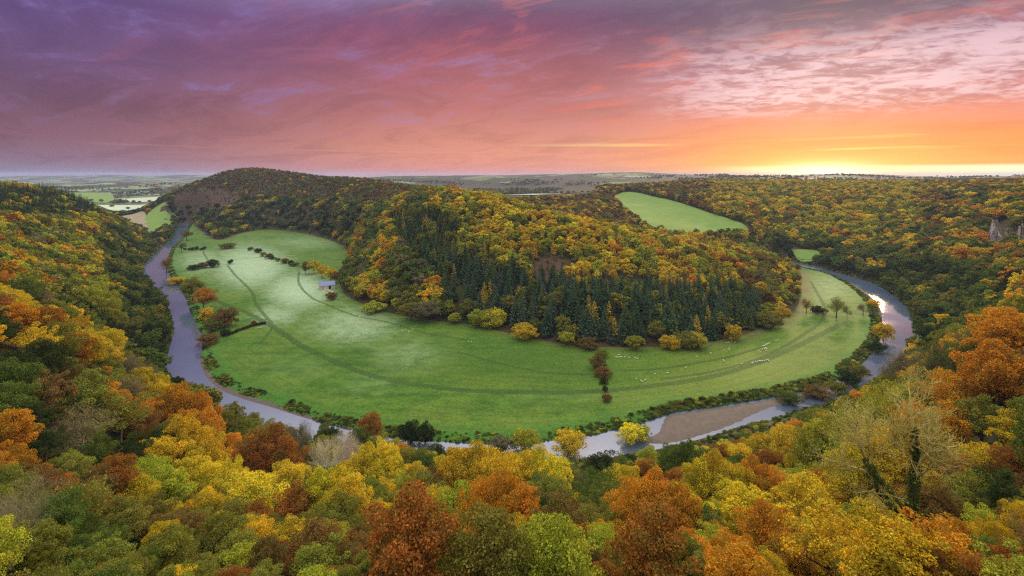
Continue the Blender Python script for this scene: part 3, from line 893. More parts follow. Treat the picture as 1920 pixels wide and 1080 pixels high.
# crowns read off the photograph on the near slope: column, row of the crown's middle, width, kind, colour
KEYS = [(20, 812, 85, 'round', 'orange'), (35, 930, 150, 'bare', 'grey'), (150, 925, 135, 'sparse', 'olive'), (210, 893, 85, 'round', 'rust'), (85, 830, 65, 'loose', 'dark'), (130, 865, 55, 'loose', 'ygreen'),
        (365, 838, 125, 'round', 'gold'), (258, 928, 66, 'round', 'gold'), (312, 915, 84, 'round', 'ygreen'), (352, 893, 76, 'round', 'gold'), (420, 900, 112, 'round', 'yellow'), (468, 935, 104, 'round', 'yellow'), (386, 955, 74, 'round', 'gold'), (345, 990, 66, 'round', 'olive'), (412, 1005, 90, 'round', 'olive'),
        (300, 835, 70, 'loose', 'dark'), (250, 845, 70, 'loose', 'dark'), (355, 770, 120, 'round', 'orange'), (440, 790, 70, 'loose', 'olive'), (505, 838, 115, 'round', 'rust'), (630, 822, 115, 'bare', 'pale'), (560, 805, 70, 'sparse', 'grey'), (695, 800, 50, 'round', 'rust'),
        (712, 862, 98, 'round', 'yellow'), (628, 915, 124, 'round', 'yellow'), (540, 905, 80, 'round', 'gold'), (556, 950, 90, 'loose', 'rust'), (640, 965, 80, 'loose', 'olive'), (770, 1015, 195, 'round', 'rust'), (600, 1015, 100, 'loose', 'brown'), (820, 858, 50, 'round', 'dark'), (795, 925, 80, 'loose', 'olive'), (755, 915, 60, 'loose', 'ygreen'),
        (892, 872, 128, 'round', 'gold'), (945, 935, 145, 'round', 'orange'), (862, 950, 95, 'round', 'ygreen'), (1012, 878, 108, 'round', 'yellow'), (1030, 935, 80, 'round', 'olive'), (1090, 897, 70, 'sparse', 'green'), (1130, 870, 60, 'loose', 'dark'), (1170, 880, 55, 'loose', 'green'), (1218, 858, 42, 'round', 'ygreen'), (1135, 920, 66, 'round', 'green'),
        (1050, 985, 125, 'loose', 'brown'), (1170, 905, 70, 'round', 'gold'), (1235, 935, 145, 'round', 'orange'), (925, 1040, 165, 'round', 'olive'), (1042, 1050, 150, 'round', 'ygreen'), (1225, 1030, 160, 'round', 'rust'), (1150, 985, 80, 'loose', 'olive'), (1290, 862, 96, 'round', 'green'), (1255, 880, 60, 'round', 'ygreen'),
        (1345, 893, 120, 'round', 'gold'), (1420, 900, 110, 'round', 'orange'), (1440, 872, 60, 'round', 'rust'), (1475, 832, 66, 'round', 'gold'), (1560, 815, 120, 'round', 'ygreen'), (1640, 850, 150, 'round', 'gold'), (1740, 800, 130, 'round', 'orange'), (1400, 960, 110, 'round', 'gold'), (1320, 985, 90, 'loose', 'green'), (1440, 1000, 110, 'round', 'orange'), (1510, 940, 110, 'round', 'gold'),
        (1560, 1020, 150, 'loose', 'gold'), (1380, 1060, 120, 'loose', 'orange'), (1660, 1000, 130, 'round', 'gold'), (1885, 925, 95, 'loose', 'dark'), (1900, 810, 80, 'loose', 'gold'), (1868, 695, 115, 'round', 'orange'), (1790, 740, 90, 'round', 'orange'), (1780, 640, 120, 'sparse', 'green'), (1700, 665, 90, 'sparse', 'grey'), (1660, 735, 110, 'sparse', 'ygreen'), (1840, 780, 90, 'loose', 'olive'), (1800, 870, 110, 'bare', 'brown'), (1760, 960, 110, 'round', 'brown'), (1592, 788, 56, 'loose', 'green'), (1518, 792, 45, 'round', 'olive'), (1890, 620, 90, 'round', 'orange'),
        (110, 640, 75, 'round', 'olive'), (85, 615, 80, 'round', 'rust'), (30, 600, 70, 'round', 'orange'), (190, 560, 70, 'round', 'ygreen'), (65, 640, 70, 'loose', 'gold'), (160, 650, 75, 'round', 'gold'), (200, 645, 60, 'round', 'gold'), (135, 655, 60, 'round', 'rust'), (75, 680, 85, 'round', 'dark'), (260, 680, 80, 'sparse', 'grey'), (285, 720, 80, 'round', 'gold'), (240, 720, 70, 'sparse', 'grey'), (170, 740, 95, 'loose', 'olive'), (80, 740, 90, 'loose', 'brown'), (150, 790, 100, 'sparse', 'grey'), (225, 775, 90, 'loose', 'olive'), (20, 720, 90, 'round', 'green')]
KIND = dict(round=NEAR, loose=LOOSE, sparse=SPARSE, bare=BARE)
keyed = []
for i, (px, py, w, kind, pal) in enumerate(KEYS):
    X, D, g0, W, zc = march(px, py, w)
    H = min(max(1.25 * W, (zc - g0) / .60), 1.75 * W)
    keyed.append((X, D, W, pal))
    # a very wide crown in the photograph is a clump of neighbouring trees
    clump = [(0, 0, 1, 1)] if W < 15 else [(-.25, .05, .60, .84), (.25, -.02, .56, .80), (.02, -.16, .52, .66), (.03, .2, .5, .9)]
    big = 'broad' if W > 11 else 'slim' if W < 6.5 else 'rounded'
    what = {'round': 'leafy tree', 'loose': 'airy tree', 'sparse': 'half bare tree', 'bare': 'leafless tree'}[kind]
    where = zone_text(X, D, px)
    for j, (ox, oy, sw, sh) in enumerate(clump):
        bg = big if len(clump) == 1 else 'clustered'
        plant({'bare': 'bare_tree', 'sparse': 'half_bare_tree'}.get(kind, 'broadleaf_tree'), KIND[kind][(i + j) % len(KIND[kind])], X + ox * W, D + oy * W, H * sh, W * sw, pal, f'{bg} {WORD[pal]} {what} {where}', f'{bg} {WORD[pal]} {what}s {where}')
keyed = np.array([(a, b, c) for a, b, c, _ in keyed]); keypal = [k[4] for k in KEYS]

# ------------------------------------------------------------------ woodland
CANOPY_X = [-100, 0, 200, 300, 340, 400, 480, 540, 600, 680, 760, 840, 900, 960, 1000, 1060, 1150, 1230, 1300, 1400, 1450, 1520, 1560, 1640, 1700, 1722, 1760, 2100]
CANOPY_Y = [330, 330, 500, 690, 700, 722, 768, 790, 785, 780, 828, 832, 828, 836, 842, 866, 862, 848, 836, 812, 795, 772, 752, 705, 672, 560, 400, 330]
CONIFER_ZONE = np.array([(725, 400), (770, 383), (830, 388), (862, 405), (850, 450), (905, 485), (960, 492), (1000, 505), (1100, 525), (1250, 532), (1380, 530), (1440, 552), (1420, 600), (1250, 642), (1100, 642), (1000, 624), (900, 596), (842, 566), (815, 505), (755, 455)], float)


CLIFFS = [(1866, 20, 411, 455, 600), (1745, 14, 413, 427, 660), (1916, 14, 420, 450, 545), (1888, 10, 428, 445, 585)]      # column, width, top and bottom rows, distance


HUE = ['dark', 'spruce', 'teal', 'pine', 'green', 'grey', 'olive', 'ygreen', 'yellow', 'gold', 'orange', 'rust', 'brown', 'larch']
DRIFT = [None]


def choose(r, d):
    k = sorted(d, key=HUE.index); p = np.array([max(d[q], 0) for q in k], float)
    if DRIFT[0] is not None:
        u = .5 * (1 + math.erf((DRIFT[0] + r.normal() * .15) / .31 / 1.4142))
        return k[min(len(k) - 1, int(np.searchsorted(np.cumsum(p / p.sum()), u)))]
    return k[r.choice(len(k), p=p / p.sum())]


def woodland_points():
    r = np.random.default_rng(21); P = []
    y = 20.0
    while y < 1750:
        s = 5.4 if y < 120 else 7.2 if y < 260 else 8.2 if y < 700 else 10.0
        x = -1.12 * y - 30
        while x < 1.12 * y + 30:
            P.append((x + r.uniform(-.42, .42) * s, y + r.uniform(-.42, .42) * s)); x += s
        y += s * .9
    P = np.array(P)
    rr = np.hypot(P[:, 0], P[:, 1])
    P = P[(rr > 26) & (rr < 1800)]
    dF = sdist(P, FLOOR_POLY)
    ok = dF > 2.5
    for f in FIELD_POLYS: ok &= sdist(P, f) > 3
    P, dF = P[ok], dF[ok]
    return P, dF


WP, WDF = woodland_points()
WZ = ground(WP, True)
WDO = dist_polyline(WP, OUTER); WDB = dist_polyline(WP, BASE)
wpx, wpy = to_px(WP[:, 0], WP[:, 1], WZ + 10)
WN = lumps(WP, 120, 31); WN2 = lumps(WP, 45, 32)
WN3 = lumps(WP, 62, 33)
in_con = inside(np.stack([wpx, wpy], 1), CONIFER_ZONE)
outer_side = (WDO < WDB)
FARSHARE = dict(brown=.3, olive=.28, green=.14, rust=.1, gold=.06, grey=.12)
recs = []
wr = np.random.default_rng(41)
for i in range(len(WP)):
    x, y = WP[i]; px, py, z = wpx[i], wpy[i], WZ[i]; n = WN[i]; n2 = WN2[i]; rr = math.hypot(x, y)
    kind = 'b'; H = wr.uniform(12, 18.5); keep = 1.0; DRIFT[0] = WN3[i]
    if rr < 120 and not -150 < px < 1990: continue
    if y < 245 and rr < 330 and -150 < px < 1990 and outer_side[i] and not (px < 330 and y > 230):      # near slope
        j = np.argmin(((keyed[:, :2] - WP[i]) ** 2).sum(1) / (keyed[:, 2] + 4) ** 2)
        dk = np.hypot(*(keyed[:, :2] - WP[i]).T)
        if (dk < .36 * keyed[:, 2] + 2.6).any(): continue
        pal = keypal[j] if wr.random() < .42 else choose(wr, dict(orange=.24, gold=.30, olive=.22, rust=.08, ygreen=.10, green=.06) if px > 1150 else dict(olive=.34, green=.22, gold=.06, brown=.18, rust=.04, ygreen=.06, dark=.14) if px < 300 else dict(olive=.32, green=.14, gold=.20, brown=.12, orange=.04, ygreen=.13, dark=.08))
        if pal in ('pale', 'grey'): pal = 'olive'
        if pal == 'red': pal = 'rust'
        H = wr.uniform(4.5, 7.5) if y < 75 else wr.uniform(6.5, 10.5) if y < 115 else wr.uniform(8.5, 14)
        top = np.interp(px, CANOPY_X, CANOPY_Y) + 8
        H = min(H, CAMZ - (top - HY) * y / F - z)
        if H < 3.0 or y < 36: continue
        kind = 'n'
    elif px < 345 and x < 0 and rr < 1250 and outer_side[i]:                                            # valley side across the water to the west
        if 356 < py < 404 and px < 185 and rr > 560 and wr.random() < .8: kind = 'c'; pal = 'spruce'; H = wr.uniform(17, 24)
        elif WDO[i] < 48: pal = choose(wr, dict(green=.42, dark=.22, olive=.30, gold=.06)); H = wr.uniform(9, 14)
        else: pal = choose(wr, dict(olive=.36, ygreen=.22 + max(0, n) * .3, gold=.12 + max(0, n2) * .2, green=.20, orange=.04 + max(0, -n) * .15, rust=.05, brown=.08, grey=.03))
    elif y > 880 and px < 790:                                                                          # the far hill
        if z > 62: pal = choose(wr, FARSHARE); H = wr.uniform(6, 12); keep = .9
        else: pal = choose(wr, dict(green=.36, dark=.26, olive=.26, ygreen=.06, gold=.06)); H = wr.uniform(10, 16)
        if ((px - 392) / 62) ** 2 + ((py - 370) / 22) ** 2 < 1 + n2: keep = .72 + .5 * n2; H = wr.uniform(2.6, 6.5)
    elif y < 930 and 560 < px < 1525 and not outer_side[i]:                                             # the wooded spur inside the bend
        if in_con[i]:
            if wr.random() < .85: kind = 'c'; pal = choose(wr, dict(spruce=.6, teal=.25, pine=.15)) if py > 470 else choose(wr, dict(pine=.7, spruce=.3)); H = wr.triangular(13, 22, 28) if py > 470 else wr.uniform(13, 20)
            else: kind = 'l' if wr.random() < .5 else 'b'; pal = 'larch' if kind == 'l' else 'olive'
        elif px < 850: pal = choose(wr, dict(olive=.27, green=.22, gold=.17, ygreen=.17, orange=.08, grey=.08)); keep = 1
        elif WDB[i] < 20: pal = choose(wr, dict(gold=.28, olive=.38, ygreen=.18, brown=.16)); H = wr.uniform(6, 12)
        elif px > 1395 and py > 478: pal = choose(wr, dict(brown=.42, grey=.18, olive=.28, gold=.12)); H = wr.uniform(9, 14)
        else:
            t = min(1, max(0, (px - 1180) / 250))
            pal = choose(wr, dict(gold=.40 - .20 * t, yellow=.16 * (1 - t) + .03, olive=.27 + .06 * t, orange=.04 + .05 * t, brown=.05 + .12 * t, ygreen=.18, rust=.02 + .06 * t)); H = wr.uniform(9, 15)
            if py > 440 and wr.random() < .16 and px < 1380: kind = 'l'; pal = 'larch'; H = wr.uniform(13, 18)
            if math.hypot((px - 1040) / 46, (py - 485) / 22) < 1 or math.hypot((px - 1170) / 60, (py - 520) / 16) < 1: keep = .85; H = wr.uniform(2.6, 7); pal = choose(wr, dict(brown=.6, grey=.2, olive=.2))
    elif outer_side[i] and px > 1400 and WDO[i] < 55 and y < 760: pal = choose(wr, dict(dark=.26, green=.44, olive=.24, gold=.06)); H = wr.uniform(10, 15)
    elif px > 1330 and px < 1715: pal = choose(wr, dict(gold=.34, olive=.30, orange=.04, yellow=.06, ygreen=.22, brown=.04) if z > 26 and n > -.3 else dict(olive=.36, gold=.24, ygreen=.12, green=.18, brown=.06, orange=.06))
    elif px >= 1715: pal = choose(wr, dict(olive=.34, brown=.08, orange=.09 + max(0, n) * .15, green=.20, rust=.04, dark=.06, gold=.17))
    elif y > 700: pal = choose(wr, dict(brown=.34, olive=.28, dark=.12, gold=.18, rust=.08))
    else: pal = choose(wr, dict(olive=.4, green=.3, gold=.2, brown=.1))
    if outer_side[i] and kind != 'n' and 305 < px < 1722 and y < 420: H = min(H, CAMZ - (np.interp(px, CANOPY_X, CANOPY_Y) + 6 - HY) * y / F - z)
    if 935 < px < 1120 and 1250 < y < 1760: continue
    for cx, cw, c0, c1, cd in CLIFFS:
        if abs(px - cx) < cw * .62 + 6 and cd - 260 < y < cd + 3: H = min(H, CAMZ - (c1 - 4 - HY) * y / F - z)
    if H < 2.5: continue
    if wr.random() > keep: continue
    recs.append((x, y, z, H, kind, pal, px))

DRIFT[0] = None
# leave out what lies hidden behind nearer canopy
recs.sort(key=lambda q: q[1])
hor = np.full(2300, 2000.0); vis = []
for q in recs:
    x, y, z, H, kind, pal, px = q
    a = int(np.clip(px + 150, 0, 2290)); hw = int(max(1, 2.2 * F / y))
    top = HY + F * (CAMZ - z - H) / y; mid = HY + F * (CAMZ - z - H * .45) / y
    seg = hor[max(0, a - hw):a + hw + 1]
    if px < -110 or px > 2035: continue
    show = seg.max() - top
    if show > .5:
        vis.append((*q, min(show, mid - top + 40) * H * F / y))
        np.minimum(seg, mid + 6, out=seg)
recs = vis


def gn_scatter(name, pts, protos, label, kind='stuff'):
    """one object: points carrying variant, size, turn and tint; geometry nodes set a tree on each"""
    pc = bpy.data.collections.new(name + '_shapes')
    for i, me in enumerate(protos):
        pc.objects.link(bpy.data.objects.new(f'{name}_shape_{i:02d}', me))
    n = len(pts)
    me = bpy.data.meshes.new(name); me.vertices.add(n)
    me.vertices.foreach_set('co', np.array([p['co'] for p in pts], np.float32).ravel())
    a = me.attributes.new('variant', 'INT', 'POINT'); a.data.foreach_set('value', np.array([p['v'] for p in pts], np.int32))
    a = me.attributes.new('size', 'FLOAT_VECTOR', 'POINT'); a.data.foreach_set('vector', np.array([p['s'] for p in pts], np.float32).ravel())
    a = me.attributes.new('turn', 'FLOAT_VECTOR', 'POINT'); a.data.foreach_set('vector', np.array([(0, 0, p['r']) for p in pts], np.float32).ravel())
    a = me.attributes.new('tint', 'FLOAT_COLOR', 'POINT'); a.data.foreach_set('color', np.array([(*p['t'], 1) for p in pts], np.float32).ravel())
    ng = bpy.data.node_groups.new(name + '_scatter', 'GeometryNodeTree')
    ng.interface.new_socket('Geometry', in_out='INPUT', socket_type='NodeSocketGeometry')
    ng.interface.new_socket('Geometry', in_out='OUTPUT', socket_type='NodeSocketGeometry')
    N = ng.nodes; L = ng.links
    gi = N.new('NodeGroupInput'); go = N.new('NodeGroupOutput'); ip = N.new('GeometryNodeInstanceOnPoints'); ci = N.new('GeometryNodeCollectionInfo')
    ci.inputs['Collection'].default_value = pc; ci.inputs['Separate Children'].default_value = True; ci.inputs['Reset Children'].default_value = True
    def at(nm, ty):
        q = N.new('GeometryNodeInputNamedAttribute'); q.data_type = ty; q.inputs['Name'].default_value = nm
        return next(o for o in q.outputs if o.enabled and o.name == 'Attribute')
    L.new(gi.outputs[0], ip.inputs['Points']); L.new(ci.outputs[0], ip.inputs['Instance']); ip.inputs['Pick Instance'].default_value = True
    L.new(at('variant', 'INT'), ip.inputs['Instance Index']); L.new(at('size', 'FLOAT_VECTOR'), ip.inputs['Scale'])
    er = N.new('FunctionNodeEulerToRotation'); L.new(at('turn', 'FLOAT_VECTOR'), er.inputs[0]); L.new(er.outputs[0], ip.inputs['Rotation'])
    L.new(ip.outputs[0], go.inputs[0])
    o = link(name, me, kind=kind, label=label)
    md = o.modifiers.new('scatter', 'NODES'); md.node_group = ng
    return o


def tint_of(pal, r):
    return tuple(np.array(PAL[pal]) * r.uniform(.72, 1.28) * r.uniform(.90, 1.10, 3))


NB, NC = 220, 300
broad = sorted([q for q in recs if q[4] in 'bn'], key=lambda q: -q[7])
coni = sorted([q for q in recs if q[4] in 'cl'], key=lambda q: -q[7])
solo = broad[:NB - 60] + coni[:NC]
rest_b, rest_c = broad[NB - 60:], coni[NC:]
for q in solo:
    x, y, z, H, kind, pal, px, _ = q
    zt = zone_text(x, y, px)
    if kind in 'bn':
        near = kind == 'n'
        if near and H < 5.5:
            plant('shrub', BUSH[TR.integers(4)], x, y, H, H * 1.25, pal, f'low {WORD[pal]} shrub {zt}', f'low {WORD[pal]} shrubs {zt}', 'shrub', z=z); continue
        pr = (NEAR if TR.random() < .48 else LOOSE) if y < 240 else MID
        if near and TR.random() < (.34 if px < 330 else .12): pr = SPARSE
        pr = pr[TR.integers(len(pr))]
        size = 'tall' if H > 14 else 'small' if H < 9 else 'medium'
        half = pr in SPARSE; what = 'half bare tree' if half else 'broadleaf tree'
        plant('half_bare_tree' if half else 'broadleaf_tree', pr, x, y, H, H * TR.uniform(.62, .86), pal, f'{size} {WORD[pal]} {what} {zt}', f'{size} {WORD[pal]} {what}s {zt}', z=z)
    else:
        pr = CONIFER[TR.integers(4)] if kind == 'c' else LARCH[TR.integers(3)]
        what = 'spruce' if kind == 'c' and pal != 'pine' else 'pine' if kind == 'c' else 'larch'
        size = 'tall' if H > 23 else 'shorter'
        plant('conifer_tree' if kind == 'c' else 'larch_tree', pr, x, y, H, H * TR.uniform(.33, .43), pal, f'{size} {WORD[pal]} {what} {zt}', f'{size} {WORD[pal]} {what} trees {zt}', z=z)


def as_pts(lst, protos, wr_, dims):
    out = []
    for q in lst:
        x, y, z, H, kind, pal, px = q[:7]
        v = int(wr_.integers(*dims[kind]))
        pr = protos[v]; W = H * (wr_.uniform(.62, .88) if kind in 'bn' else wr_.uniform(.33, .43))
        out.append(dict(co=(x, y, z - .2), v=v, s=(W / pr.W, W / pr.W, H / pr.H), r=wr_.uniform(0, 6.28), t=tint_of(pal, wr_)))
    return out


sr = np.random.default_rng(52)
BP = MID + NEAR
def bdims(q): return 'n' if q[1] < 240 else 'b'
pts = as_pts([(*q[:4], bdims(q), *q[5:]) for q in rest_b], BP, sr, dict(b=(0, 9), n=(9, 17)))
# far woods and hedgerow trees towards the skyline
fp = []
for _ in range(26000):
    y = 1800 * math.exp(sr.uniform(0, 1.05)); fp.append((sr.uniform(-1.1, 1.1) * y, y))
fp = np.array(fp)
fm = lumps(fp, 700, 61) + .6 * lumps(fp, 260, 62)
fp = fp[(fm > .17) & (fp[:, 1] < 3600)]
for f in FIELD_POLYS: fp = fp[sdist(fp, f) > 4]
fz = ground(fp, True)
for (x, y), z in zip(fp, fz):
    H = sr.uniform(8, 14); W = H * 1.0; v = int(sr.integers(0, 9))
    pts.append(dict(co=(x, y, z - .3), v=v, s=(W / BP[v].W, W / BP[v].W, H / BP[v].H), r=sr.uniform(0, 6.28), t=tint_of(choose(sr, dict(brown=.3, olive=.3, dark=.25, green=.15)), sr)))
gn_scatter('woodland', pts, [p.joint if hasattr(p, 'joint') else p.crown for p in BP], 'autumn broadleaf woodland covering the valley sides')
gn_scatter('conifer_woodland', as_pts(rest_c, CONIFER + LARCH, sr, dict(c=(0, 4), l=(4, 7))), [p.joint for p in CONIFER + LARCH], 'further dark conifers among the autumn woods')

# undergrowth over the near slope
up = []
ur = np.random.default_rng(71)
while len(up) < 3600:
    r_ = 13 + 215 * ur.random() ** .75; a_ = ur.uniform(-.92, .92)
    up.append((r_ * math.sin(a_), r_ * math.cos(a_)))
up = np.array(up); up = up[sdist(up, FLOOR_POLY) > 1.0]; uz = ground(up, True)
upts = []
for (x, y), z in zip(up, uz):
    rr = math.hypot(x, y)
    H = min(ur.uniform(.8, 1.8) + min(rr, 90) * .012, 2.6); v = int(ur.integers(4)); W = H * 1.6
    pal = choose(ur, dict(olive=.18, green=.14, brown=.32, dark=.36))  # tints weighted dark, painting in the deep shade between crowns
    upts.append(dict(co=(x, y, z - .25), v=v, s=(W / BUSH[v].W, W / BUSH[v].W, H / BUSH[v].H), r=ur.uniform(0, 6.28), t=tint_of(pal, ur)))
gn_scatter('undergrowth', upts, [b.joint for b in BUSH], 'brambles and low growth between the near trees')

# rank growth along the water's edge on both banks
bp = []
br = np.random.default_rng(81)
for C, n, wide in ((INNER, 12000, 5.5), (OUTER, 7000, 13.0)):
    d = np.concatenate([[0], np.cumsum(np.hypot(*np.diff(C, axis=0).T))])
    q = br.uniform(0, d[-1], n)
    base = np.stack([np.interp(q, d, C[:, 0]), np.interp(q, d, C[:, 1])], 1)
    tg = np.stack([np.interp(q + 2, d, C[:, 0]), np.interp(q + 2, d, C[:, 1])], 1) - base
    nm = np.stack([-tg[:, 1], tg[:, 0]], 1) / (np.linalg.norm(tg, axis=1)[:, None] + 1e-6)
    sg = np.where(inside(base + nm * 2.0, RIVER_POLY), -1.0, 1.0)[:, None]
    base = base + nm * sg * (.2 + wide * br.random(n) ** 1.5)[:, None]
    base = base[sdist(base, RIVER_POLY) > .2]
    patch = lumps(base, 35, 91)
    for (x, y), z, pn in zip(base, ground(base, True), patch):
        px, py = to_px(x, y, z)
        low = C is INNER and px < 1150
        if pn + br.normal() * .15 < (-.05 if low else -.35): continue
        H = (br.uniform(.4, 1.2) if low else br.uniform(.6, 1.8)) * (1 + .5 * pn); v = int(br.integers(4)); W = H * br.uniform(1.5, 2.6)
        bp.append(dict(co=(x, y, z - .2), v=v, s=(W / BUSH[v].W, W / BUSH[v].W, H / BUSH[v].H), r=br.uniform(0, 6.28), t=tint_of(choose(br, dict(dark=.2, green=.5, ygreen=.08, olive=.16, brown=.06)), br)))
gn_scatter('bank_growth', bp, [b.joint for b in BUSH], 'rank weeds and brambles along the river banks')

# ------------------------------------------------------------------ shrubs and single trees on the valley floor
def on_floor(name, protos, px, py, w, h, pal, label, group=None, cat='tree'):
    x, y = floor_pt(px, py, 2.0); z = gz(x, y)
    W, H = w * y / F, h * y / F
    if protos is BUSH and w >= 14: protos, W, H = SHRUBBY, W * 1.1, H * 1.05
    return plant(name, protos[TR.integers(len(protos))], x, y, H, W, pal, label, group, cat, z=max(z, .1))


FT, FS = 'broadleaf_tree', 'shrub'
LOW = MID + NEAR[:3]
for a in [(FT, NEAR, 361, 564, 40, 50, 'olive', 'olive green rounded tree on the western bank behind the orange tree'),
          (FT, NEAR, 383, 583, 42, 46, 'orange', 'round orange tree standing alone on the western meadow bank'),
          (FT, SPARSE, 312, 510, 26, 40, 'brown', 'brown half bare willow leaning over the western water'),
          (FT, LOOSE, 341, 474, 16, 22, 'grey', 'grey thin tree at the narrow far end of the meadow'),
          (FT, LOOSE, 350, 452, 20, 22, 'brown', 'brown tree beside the far river reach'),
          (FT, LOW, 573, 514, 16, 24, 'brown', 'dull brown tree at the hedge end near the barn'),
          (FT, NEAR, 589, 514, 26, 28, 'gold', 'golden tree at the upper end of the row behind the barn'),
          (FT, NEAR, 604, 522, 24, 28, 'gold', 'golden tree in the middle of the row behind the barn'),
          (FT, NEAR, 619, 529, 24, 30, 'gold', 'golden tree right behind the barn roof'),
          (FT, LOW, 631, 532, 20, 24, 'brown', 'brown gold tree between the barn and the wood'),
          (FT, SPARSE, 1512, 586, 27, 34, 'brown', 'small brown half bare tree by the spur end'),
          (FT, SPARSE, 1568, 596, 42, 52, 'olive', 'largest half bare tree on the eastern meadow'),
          (FT, SPARSE, 1588, 595, 18, 28, 'olive', 'slender half bare tree beside the largest meadow tree'),
          (FT, SPARSE, 1548, 591, 13, 18, 'brown', 'small twiggy tree beside the dark meadow bush'),
          (FT, SPARSE, 1618, 590, 26, 27, 'grey', 'lone twiggy tree near the eastern bank')]:
    on_floor(*a)
for a in [(329, 530, 28, 15, 'gold', 'low golden shrub on the waterline of the western bank'), (388, 602, 24, 28, 'gold', 'yellow olive shrub under the orange bank tree'), (421, 613, 40, 38, 'brown', 'large brown thicket between hedge and orange tree'),
          (398, 620, 28, 24, 'olive', 'round olive bush at the water beside the brown thicket'), (390, 645, 34, 22, 'brown', 'brown bush jutting over the river below the hedge'), (421, 630, 18, 13, 'dark', 'dark bush at the river end of the hedge'), (476, 610, 9, 11, 'rust', 'small reddish shrub standing in the hedge'),
          (426, 466, 24, 11, 'olive', 'low wide bush alone in the upper meadow'), (363, 506, 20, 10, 'dark', 'dark low bush at the river end of the short hedge row'), (379, 503, 16, 12, 'brown', 'brown bush in the middle of the short hedge row'), (399, 501, 20, 15, 'dark', 'round dark bush closing the short hedge row'), (431, 495, 13, 10, 'dark', 'small dark bush standing apart from the short hedge row'),
          (622, 562, 18, 15, 'brown', 'brown bush in front of the barn wall'), (1533, 589, 20, 17, 'dark', 'dense dark bush among the eastern meadow trees'),
          (1638, 573, 22, 15, 'gold', 'yellow bush at the tip of the upstream shingle'), (1656, 634, 30, 36, 'gold', 'golden green bush hanging over the pale eastern water'), (1643, 655, 26, 22, 'dark', 'dark bush under the golden green bank bush'), (1613, 702, 28, 24, 'olive', 'olive bush highest in the eastern bank thicket'), (1592, 718, 38, 30, 'dark', 'large dark bush in the eastern bank thicket'), (1566, 729, 34, 22, 'olive', 'wide olive bush in the eastern bank thicket'), (1528, 736, 46, 20, 'brown', 'brown thicket at the start of the gravel bar'), (1480, 748, 40, 18, 'green', 'low green bush along the bank above the gravel bar'),
          (985, 834, 48, 36, 'ygreen', 'yellow green willow bush on the inner bank'), (1067, 842, 54, 42, 'yellow', 'bright yellow willow bush dipping into the river'), (1182, 820, 44, 32, 'yellow', 'yellow willow bush beside the pool at the gravel bar'), (1205, 815, 26, 26, 'ygreen', 'small yellow green willow touching the gravel pool'),
          (770, 822, 44, 40, 'dark', 'dark leafy bush on the inner bank'), (798, 822, 28, 42, 'dark', 'taller dark bush paired on the inner bank'), (940, 838, 42, 28, 'grey', 'grey leafless looking bush on the inner bank')]:
    on_floor(FS, BUSH, *a, cat='shrub')
for i, (px, py) in enumerate([(347, 469), (355, 470), (362, 470), (369, 469), (377, 469), (384, 468)]):
    on_floor(FS, BUSH, px, py, 7 + i % 3, 6 + (i * 5) % 4, 'dark', 'tiny dark bush in the dotted row near the far river', 'tiny bushes in the dotted row', cat='shrub')
for i, (px, py) in enumerate([(470, 470), (484, 474), (493, 481), (505, 485), (513, 487), (521, 490), (535, 494), (545, 497), (552, 499)]):
    on_floor(FS, BUSH, px, py, 11 + (i * 3) % 5, 8 + (i * 5) % 4, ('brown', 'dark', 'olive')[i % 3], f'{("brown", "dark", "olive")[i % 3]} shrub in the old hedge line across the upper meadow', f'{("brown", "dark", "olive")[i % 3]} shrubs of the old hedge line', cat='shrub')
for px, py, w, h, pal, t in [(1128, 670, 24, 14, 'olive', 'olive bush at the wood end of the cross meadow hedge'), (1122, 692, 26, 27, 'brown', 'tallest brown bush in the cross meadow hedge'), (1129, 708, 28, 20, 'brown', 'wide brown bush in the cross meadow hedge'), (1131, 720, 15, 13, 'dark', 'small dark bush midway in the cross meadow hedge'), (1134, 736, 13, 14, 'dark', 'narrow dark bush in the cross meadow hedge'), (1138, 753, 18, 15, 'brown', 'brown bush at the river end of the cross meadow hedge')]:
    on_floor(FS, BUSH, px, py, w, h, pal, t, cat='shrub')
EDGE = [(852, 606, 22, 'ygreen'), (880, 610, 26, 'olive'), (906, 612, 30, 'gold'), (930, 614, 30, 'yellow'), (962, 628, 20, 'ygreen'), (985, 634, 28, 'yellow'), (1003, 636, 24, 'gold'), (1062, 648, 22, 'ygreen'), (1104, 652, 24, 'brown'), (1168, 654, 20, 'gold'), (1192, 656, 24, 'ygreen'), (1216, 656, 26, 'olive'), (1256, 654, 30, 'gold'), (1290, 652, 30, 'olive'), (1342, 646, 24, 'gold'), (1376, 638, 26, 'gold'), (1406, 628, 34, 'ygreen'), (1440, 614, 30, 'olive'), (1466, 604, 26, 'gold'), (1486, 594, 22, 'brown'), (700, 584, 24, 'gold'), (735, 594, 28, 'gold'), (770, 600, 30, 'olive'), (800, 604, 32, 'grey'), (826, 606, 26, 'gold'), (1306, 652, 30, 'ygreen'), (1030, 645, 18, 'gold')]
for i, (px, py, w, pal) in enumerate(EDGE):
    if i % 5 in (1, 4): continue
    pal = {'yellow': 'gold', 'gold': 'ygreen'}.get(pal, pal) if i % 3 else pal
    on_floor(FT, SHRUBBY + NEAR[:2], px, py + 1, w * (1.2 + .25 * (i % 3)), w * (.95 + .12 * (i % 4)), pal, f'small {WORD[pal]} tree on the wood edge along the meadow', f'small {WORD[pal]} trees of the meadow wood edge')
